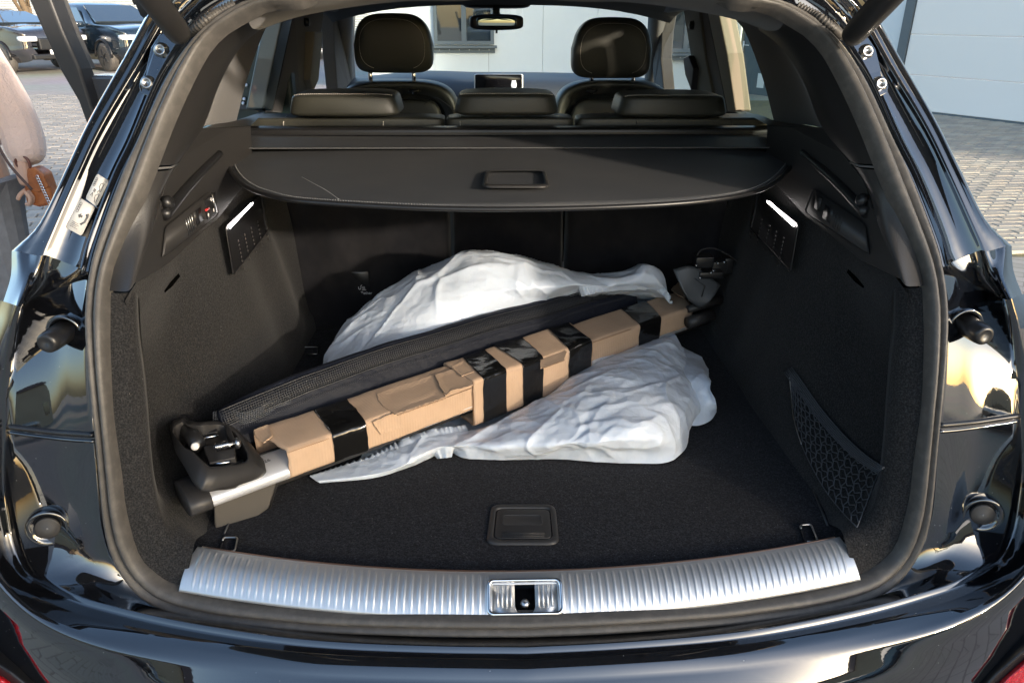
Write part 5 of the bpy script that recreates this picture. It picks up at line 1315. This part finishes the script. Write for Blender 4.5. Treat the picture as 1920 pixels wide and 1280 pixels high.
# ---- corrugated hall on the left, behind the parked cars
corm = mat('corrugated_sheet', (.42, .44, .45), .5)
corr_ = empty('corrugated_hall', (-14, 33.5, 0), 'grey hall clad in horizontal corrugated sheets behind the parked cars', 'building')
b = MB(); nz_ = 60
for i in range(nz_ * 4):
    z = 5.5 * i / (nz_ * 4)
rows = [[V((x, 33.5 - .03 * math.cos(i * math.pi / 2), 5.5 * i / (nz_ * 4))) for x in (-45, -4)] for i in range(nz_ * 4)]
mk('corrugated_wall', [p for r in rows for p in r], gridf(len(rows), 2), corm, corr_, smooth=False)
b = MB(); b.box((-24.5, 36, 2.74), (41, 4.6, 5.5)); b.mk('hall_block', corm, corr_, smooth=False)

# ---- parked cars
def car_model(name, colr, L=4.4, Wd=1.8, H=1.58, kind='suv'):
    pm = mat(name + '_paint', colr, .12, coat=1, metal=.3)
    root = empty('parked_car', (0, 0, 0))
    # side profile stations along length: x, z_low, z_belt, z_top(roof), half width
    st = [(-L / 2, .45, .78, .80, .62), (-L / 2 + .06, .32, .92, .96, .80), (-L / 2 + .5, .26, 1.0, 1.06, .88), (-.95, .25, 1.02, 1.12, .90), (-.35, .25, 1.02, H - .14, .90), (.1, .25, 1.02, H - .02, .90), (.8, .25, 1.04, H, .90), (1.5, .25, 1.06, H - .06, .90), (L / 2 - .25, .28, 1.08, H - .28, .88), (L / 2 - .05, .32, 1.06, 1.16, .82), (L / 2, .45, .95, .98, .70)]
    rows = []
    for x, zl, zb_, zt, hw in st:
        hw *= Wd / 1.8; rows.append([V((y, x, z)) for y, z in ((-hw * .82, zl), (-hw, zl + .2), (-hw * 1.0, (zl + zb_) / 2), (-hw * .97, zb_), (-hw * (.96 if zt - zb_ < .15 else .80), lerp(zb_, zt, .75)), (-hw * .55, zt), (0, zt + .02), (hw * .55, zt), (hw * (.96 if zt - zb_ < .15 else .80), lerp(zb_, zt, .75)), (hw * .97, zb_), (hw * 1.0, (zl + zb_) / 2), (hw, zl + .2), (hw * .82, zl))])
    loft('body', dense(rows, 44), pm, root, n=60)
    gl = M['cabglass']
    # glazing shell slightly proud of the body
    for sgn in (-1, 1):
        q = [V((sgn * .885 * Wd / 1.8, -.72, 1.04)), V((sgn * .735 * Wd / 1.8, -.15, H - .12)), V((sgn * .725 * Wd / 1.8, 1.35, H - .12)), V((sgn * .885 * Wd / 1.8, 1.75, 1.10))]
        b = MB(); b.prism(q, V((sgn * .02, 0, 0))); b.mk('side_window', gl, root, smooth=False)
    b = MB(); b.prism([V((-.78, -1.0, 1.10)), V((.78, -1.0, 1.10)), V((.62, -.22, H - .10)), V((-.62, -.22, H - .10))], V((0, -.03, .045))); b.mk('front_screen', gl, root, smooth=False, bevel=.01)
    b = MB(); b.prism([V((-.70, L / 2 - .10, 1.16)), V((.70, L / 2 - .10, 1.16)), V((.58, 1.62, H - .08)), V((-.58, 1.62, H - .08))], V((0, .045, .045))); b.mk('back_screen', gl, root, smooth=False, bevel=.01)
    for sgn in (-1, 1):
        for y in (-L / 2 + .85, L / 2 - .88):
            w_ = empty('wheel', (sgn * .86 * Wd / 1.8, y, .34), parent=root)
            b = MB(); b.lathe((sgn * .70 * Wd / 1.8, y, .34), (sgn, 0, 0), [(0, .30), (.03, .34), (.18, .34), (.21, .31), (.215, .22)], 28); b.mk('tyre', M['rubber'], w_)
            b = MB(); b.lathe((sgn * .70 * Wd / 1.8, y, .34), (sgn, 0, 0), [(.14, .23), (.19, .22), (.17, .20), (.18, .05), (.2, .0)], 20)
            for k in range(5): a = k * 1.2566; b.tube([V((sgn * .905 * Wd / 1.8, y, .34)), V((sgn * .905 * Wd / 1.8, y + .2 * math.cos(a), .34 + .2 * math.sin(a)))], .022, 6)
            b.mk('rim', M['steel'] if kind != 'suv' else M['blackplastic'], w_)
        b = MB(); ar = [V((sgn * .905 * Wd / 1.8, yy + .40 * math.cos(t), .34 + .40 * math.sin(t))) for yy in (-L / 2 + .85,) for t in [math.pi * i / 12 for i in range(13)]]; b.tube(ar, .03, 6); b.mk('wheel_arch', M['blackplastic'], root)
        v_, f_ = superbox(V((sgn * .62 * Wd / 1.8, -L / 2 + .10, .80)), (.42, .22, .13), e=.4, n=20, m=10); mk('headlight', v_, f_, M['lamp'], root)
        v_, f_ = superbox(V((sgn * .68 * Wd / 1.8, L / 2 - .08, .93)), (.36, .22, .17), e=.4, n=20, m=10); mk('tail_light', v_, f_, M['redlamp2'], root)
        v_, f_ = superbox(V((sgn * 1.0 * Wd / 1.8, -.62, 1.08)), (.2, .12, .14), e=.4, n=16, m=8); mk('door_mirror', v_, f_, pm, root)
    b = MB(); b.box((0, -L / 2 + .02, .68), (.9, .14, .26)); b.mk('grille', M['blackplastic'], root, smooth=False, bevel=.03)
    b = MB(); b.box((0, -L / 2 + .03, .40), (1.3, .18, .12)); b.mk('front_bumper', M['blackplastic'], root, smooth=False, bevel=.03)
    b = MB(); b.box((0, -L / 2 - .045, .50), (.46, .02, .10)); b.mk('number_plate', M['white'], root, smooth=False)
    b = MB(); b.box((0, L / 2 - .02, .45), (1.4, .14, .16)); b.mk('rear_bumper', M['blackplastic'], root, smooth=False, bevel=.03)
    b = MB(); b.box((0, L / 2 + .012, .72), (.46, .02, .10)); b.mk('number_plate', M['white'], root, smooth=False)
    return root
M['cabglass'] = mat('cabin_glass', (.02, .026, .03), .04, coat=1)
M['lamp'] = mat('headlamp', (.55, .56, .58), .1, coat=1)
M['redlamp2'] = mat('tail_light_red', (.5, .01, .015), .15, coat=1, emit=(1, .05, .04), estr=.35)
def park(root, px, py, yaw, label, group='cars parked in the yard', pos=None):
    p = pos or onZ(px, py, 0); root.location = p; root.rotation_euler = (0, 0, yaw); tag(root, label, 'car', group)
def copy_tree(o, parent=None):
    c = o.copy(); COL.objects.link(c); c.parent = parent
    for ch in list(o.children): copy_tree(ch, c)
    return c
navy_ = car_model('navy_suv', (.012, .022, .035)); navy_.scale = (1.12,) * 3; dark_s = 1.1
park(navy_, 216, 127, math.radians(52), 'dark blue crossover parked in front of the corrugated hall, black wheels')
dark_ = car_model('dark_saloon', (.035, .035, .042), L=4.5, H=1.45, kind='car'); dark_.scale = (1.1,) * 3
park(dark_, 18, 132, math.radians(60), 'dark grey car at the left edge behind the person, nose towards the yard')
blue_ = car_model('blue_suv', (.05, .10, .15), H=1.72); park(blue_, 305, 84, math.radians(40), 'blue crossover half hidden behind the raised tailgate strut, furthest left car')
grey_ = car_model('grey_saloon', (.12, .14, .17), L=4.6, H=1.46, kind='car'); park(grey_, 600, 106, math.radians(200), 'grey car with lit red tail lamp seen through the open front door gap')
# cars and buildings standing behind the photographer (mirrored in the paintwork)
bk1 = copy_tree(dark_); bk1.scale = (1, 1, 1); park(bk1, 0, 0, math.radians(200), 'dark saloon parked behind the photographer, mirrored in the left quarter', pos=V((-6.0, -9.5, 0)))
bk2 = copy_tree(blue_); park(bk2, 0, 0, math.radians(160), 'blue crossover parked behind the photographer, mirrored in the right quarter', pos=V((6.5, -8.5, 0)))
tanw = mat('sand_render', (.50, .40, .27), .9, var=(.6, (.42, .33, .22), .35, .7))
for nm, c, s_, lb in (('sand_house', (-13, -18, 2.2), (9, 6, 4.4), 'low sand coloured house behind the photographer, left'), ('sand_house', (14, -20, 2.8), (10, 6, 5.6), 'taller sand coloured house behind the photographer, right')):
    h = empty(nm, (c[0], c[1], 0), lb, 'house')
    b = MB(); b.box(c, s_); b.mk('wall', tanw, h, smooth=False)
    b = MB(); b.prism([V((c[0] - s_[0] / 2 - .3, c[1] - s_[1] / 2 - .3, s_[2])), V((c[0] - s_[0] / 2 - .3, c[1] + s_[1] / 2 + .3, s_[2])), V((c[0] - s_[0] / 2 - .3, c[1], s_[2] + 2))], V((s_[0] + .6, 0, 0))); b.mk('roof', mat('roof_tile', (.10, .05, .035), .8), h, smooth=False)
    for k in (-.3, 0, .3): b = MB(); b.box((c[0] + k * s_[0], c[1] + s_[1] / 2 + .02, 1.7), (1.2, .06, 1.2)); b.mk('window', M['winrefl'], h, smooth=False)

# ---- bare trees
barkm = mat('bark', (.12, .085, .05), .9, bump=[(30, .5, 'noise')])
def tree(px, py, pos, h, seed, label):
    rt_ = empty('bare_tree', pos, label, 'tree', 'bare trees round the yard'); rn = random.Random(seed)
    b = MB(); br_ = MB()
    def grow(p, d, L, r, lev):
        n = 5; pts = [p]; dd = d.copy()
        for i in range(n): dd = (dd + V((rn.uniform(-.2, .2), rn.uniform(-.2, .2), rn.uniform(-.05, .14)))).normalized(); pts.append(pts[-1] + dd * L / n)
        (b if lev == 0 else br_).tube(pts, r, 6 if lev < 2 else 4, rs=[r * (1 - .45 * i / n) for i in range(n + 1)])
        if lev < 4:
            for k in range(4 if lev < 2 else 3):
                i = rn.randint(2, n); a = rn.uniform(0, 6.28); s_ = rn.uniform(.5, 1.0)
                nd = (dd + V((math.cos(a) * s_, math.sin(a) * s_, .15))).normalized(); grow(pts[i], nd, L * rn.uniform(.55, .75), r * .5, lev + 1)
    grow(V(pos), V((0, 0, 1)), h * .35, h * .022, 0)
    b.mk('trunk', barkm, rt_); tag(br_.mk('branches', barkm, rt_), kind='stuff')
tree(0, 0, onZ(45, 118, 0) + V((0, 1.5, 0)), 7, 4, 'bare tree with twisting branches behind the dark car at the left edge')
tree(0, 0, V((-8, -15, 0)), 9, 8, 'bare tree behind the photographer on the left')
tree(0, 0, V((5, -17, 0)), 9, 9, 'bare tree behind the photographer on the right')

# ---- open rear door of the black car, standing out to the left
rd = [(56, -60), (96, -60), (215, 248), (170, 300)]
b = MB(); YD = 1.55
b.prism([onY(x, y, YD) for x, y in [(50, -8), (92, -8), (118, 60), (150, 130), (172, 200), (196, 262), (172, 262), (146, 190), (112, 132), (80, 60)]], V((.01, .06, 0))); b.mk('open_door_frame', M['smoothplastic'], car, smooth=False, bevel=.008)
b = MB(); b.prism([onY(x, y, YD + .05) for x, y in [(60, -8), (100, -8), (127, 60), (158, 130), (150, 130), (118, 60), (92, -8)]], V((.01, .05, 0))); b.mk('door_seal', M['rubber'], car, smooth=False)
b = MB(); b.prism([onY(x, y, YD + .04) for x, y in [(158, 142), (200, 142), (300, 150), (420, 165), (420, 420), (250, 420), (190, 262), (172, 200)]], V((.01, .10, 0))); b.mk('open_door_panel', mat('door_skin', (.03, .035, .045), .25, coat=.5), car, smooth=False, bevel=.01)
b = MB(); b.prism([onY(x, y, 1.62) for x, y in [(415, 96), (470, 88), (540, 84), (556, 260), (415, 260)]], V((.0, .06, 0))); ip = b.mk('door_inner_panel', mat('door_card', (.012, .03, .03), .4), car, smooth=False, bevel=.012)
b = MB(); b.prism([onY(x, y, 1.61) for x, y in [(440, 198), (500, 196), (500, 204), (440, 206)]], V((0, .006, 0))); b.mk('panel_strip', M['dash'], ip, smooth=False)
for x, y in ((458, 186), (456, 194), (462, 160)):
    b = MB(); b.lathe(onY(x, y, 1.61), (0, -1, 0), [(0, .006), (.004, .005), (.004, 0)], 10); b.mk('door_switch', M['alu'], ip)


# ---- person at the left edge
fleece = mat('cream_fleece', (.58, .43, .36), .95, sheen=.6, bump=[(160, .8, 'noise'), (60, .5, 'noise')])
jeans = mat('grey_jeans', (.15, .15, .155), .9, bump=[(300, .4, 'noise')], var=(20, (.20, .20, .205), .4, .7))
skin = mat('skin', (.45, .28, .20), .55); hairm = mat('brown_hair', (.06, .035, .02), .6, bump=[(60, .6, 'noise')])
def skinfig(name, pts, edg, mat_, parent, root_=0, sub=2):
    o0 = ORG[parent.name]; me = bpy.data.meshes.new(name); me.from_pydata([tuple(V(p[:3])) for p in pts], edg, []); o = bpy.data.objects.new(name, me); COL.objects.link(o); o.parent = parent; ORG[o.name] = o0
    o.modifiers.new('skin', 'SKIN'); sk = me.skin_vertices[0] if me.skin_vertices else None
    if not me.skin_vertices:
        bpy.context.view_layer.objects.active = o
    for i, p in enumerate(pts):
        v_ = me.skin_vertices[0].data[i]; r = p[3] if isinstance(p[3], tuple) else (p[3], p[3]); v_.radius = r; v_.use_root = (i == root_)
    s_ = o.modifiers.new('sub', 'SUBSURF'); s_.levels = sub; s_.render_levels = sub; me.materials.append(mat_)
    return o
def P_(px, py, y): return onY(px, py, y)
PY = 2.35
# the figure stands about 3.2 m from the camera; local x runs to the right
hip = onY(-88, 268, PY); pl_ = V((hip.x, PY, 0))
pers = empty('person', pl_, 'person in cream fleece jacket and grey jeans holding a brown handbag', 'person')
K = 1.0
def L_(x, y, z): return (x, y, z)
body = [(0, 0, .94, .15), (0, 0, 1.08, .13), (0, 0, 1.22, .15), (0, 0, 1.36, .13), (0, 0, 1.45, .06), (0, 0, 1.50, .052), (0, -.01, 1.58, .085), (0, -.01, 1.66, .095), (0, 0, 1.72, .07),
        (.19, 0, 1.36, .055), (.235, .02, 1.20, .045), (.255, .03, 1.08, .040), (.27, -.02, .96, .035), (.28, -.05, .86, .026),
        (-.19, 0, 1.36, .055), (-.24, .02, 1.12, .045), (-.25, -.04, .90, .034), (-.25, -.06, .82, .026),
        (.095, 0, .86, .105), (.10, -.02, .50, .068), (.11, .0, .28, .06), (.11, .02, .09, .04), (.12, -.12, .04, .035),
        (-.095, 0, .86, .105), (-.10, -.02, .50, .068), (-.11, .0, .28, .06), (-.11, .02, .09, .04), (-.12, -.12, .04, .035)]
be = [(0, 1), (1, 2), (2, 3), (3, 4), (4, 5), (5, 6), (6, 7), (7, 8), (3, 9), (9, 10), (10, 11), (11, 12), (12, 13), (3, 14), (14, 15), (15, 16), (16, 17), (0, 18), (18, 19), (19, 20), (20, 21), (21, 22), (0, 23), (23, 24), (24, 25), (25, 26), (26, 27)]
skinfig('body', body, be, skin, pers)
# fingers of the right hand curled round the bag handle
for k in range(5):
    x, y, z = .272 + .004, -.075 + .019 * k, .835
    if k == 4: pts = [(.27, -.03, .85, .011), (.25, -.06, .83, .010), (.245, -.075, .81, .009)]
    else: pts = [(.285, -.075 + .017 * k, .85, .010), (.302, -.077 + .017 * k, .82, .0095), (.292, -.077 + .017 * k, .795, .009), (.272, -.075 + .017 * k, .795, .0085)]
    skinfig('finger', pts, [(i, i + 1) for i in range(len(pts) - 1)], skin, pers, sub=1)
jk = [(0, 0, .97, (.25, .17)), (0, 0, 1.12, (.21, .16)), (0, 0, 1.24, (.21, .165)), (0, 0, 1.36, (.19, .15)), (0, .02, 1.46, (.11, .11)), (.20, 0, 1.37, .095), (.255, .02, 1.20, .085), (.275, .03, 1.06, .085), (.285, -.01, .93, .085), (-.20, 0, 1.37, .095), (-.26, .02, 1.12, .085), (-.27, -.03, .93, .075)]
skinfig('fleece_jacket', jk, [(0, 1), (1, 2), (2, 3), (3, 4), (3, 5), (5, 6), (6, 7), (7, 8), (3, 9), (9, 10), (10, 11)], fleece, pers)
tr = [(0, 0, .95, (.17, .13)), (.10, 0, .84, .125), (.105, -.02, .50, .095), (.11, 0, .28, .085), (.11, .01, .10, .08), (-.10, 0, .84, .125), (-.105, -.02, .50, .095), (-.11, 0, .28, .085), (-.11, .01, .10, .08)]
skinfig('jeans', tr, [(0, 1), (1, 2), (2, 3), (3, 4), (0, 5), (5, 6), (6, 7), (7, 8)], jeans, pers)
b = MB(); 
pp_ = [V(p) + pl_ for p in [(.19, -.13, 1.36), (.21, -.12, 1.24), (.235, -.11, 1.10), (.27, -.11, .97), (.33, -.10, .86)]]; b.tube(cr(pp_, 20), .006, 6); b.mk('jacket_piping', mat('piping_brown', (.08, .05, .045), .8), pers)
v_, f_ = superbox(pl_ + V((0, .02, 1.66)), (.21, .23, .26), e=.8, n=20, m=14); mk('hair', v_, f_, hairm, pers)
for sx in (-.035, .035):
    v_, f_ = superbox(pl_ + V((sx, -.105, 1.625)), (.03, .02, .018), e=1, n=12, m=8); mk('eye', v_, f_, M['white'], pers)
v_, f_ = superbox(pl_ + V((0, -.115, 1.59)), (.03, .05, .05), e=1, n=12, m=8); mk('nose', v_, f_, skin, pers)
v_, f_ = superbox(pl_ + V((0, -.10, 1.55)), (.05, .02, .015), e=1, n=12, m=8); mk('mouth', v_, f_, mat('lips', (.4, .15, .13), .5), pers)
for sx in (-.12, .12):
    v_, f_ = superbox(pl_ + V((sx, -.06, .035)), (.11, .28, .07), e=.6, n=16, m=10); mk('shoe', v_, f_, M['blackplastic'], pers)
# handbag hanging from the hand
YB = PY - .05
tanl = mat('tan_leather', (.33, .105, .028), .4, bump=[(60, .4, 'noise'), (200, .3, 'vor')], var=(25, (.20, .06, .02), .4, .7))
bagp = onY(70, 385, YB)
hbg = empty('handbag', (bagp.x, YB, bagp.z), 'small tan leather handbag with a chain hanging from the hand of the person', 'handbag')
b = MB(); pts = [onY(x, y, YB) for x, y in [(48, 318), (62, 314), (82, 326), (98, 372), (97, 384), (72, 389), (48, 382), (44, 350)]]; b.prism(pts, V((.0, .07, 0))); b.mk('bag_body', tanl, hbg, smooth=False, bevel=.012)
b = MB(); pts = [onY(x, y, YB - .006) for x, y in [(50, 316), (63, 313), (80, 326), (90, 352), (72, 362), (48, 350)]]; b.prism(pts, V((.0, .02, 0))); b.mk('bag_flap', tanl, hbg, smooth=False, bevel=.006)
b = MB()
for k in range(10): c = onY(70 + k * 2.4, 332 + k * 5.2, YB - .012); b.tube([c + V((.006 * math.cos(t * 1.047), 0, .008 * math.sin(t * 1.047))) for t in range(6)], .0018, 5, closed=True)
tag(b.mk('chain', M['chrome'], hbg), kind='stuff')
b = MB(); b.tube(cr([onY(x, y, YB) for x, y in [(58, 316), (52, 300), (40, 290), (34, 292), (30, 305), (46, 330)]], 24), .006, 8); b.mk('bag_strap', mat('strap_brown', (.10, .03, .02), .5), hbg)
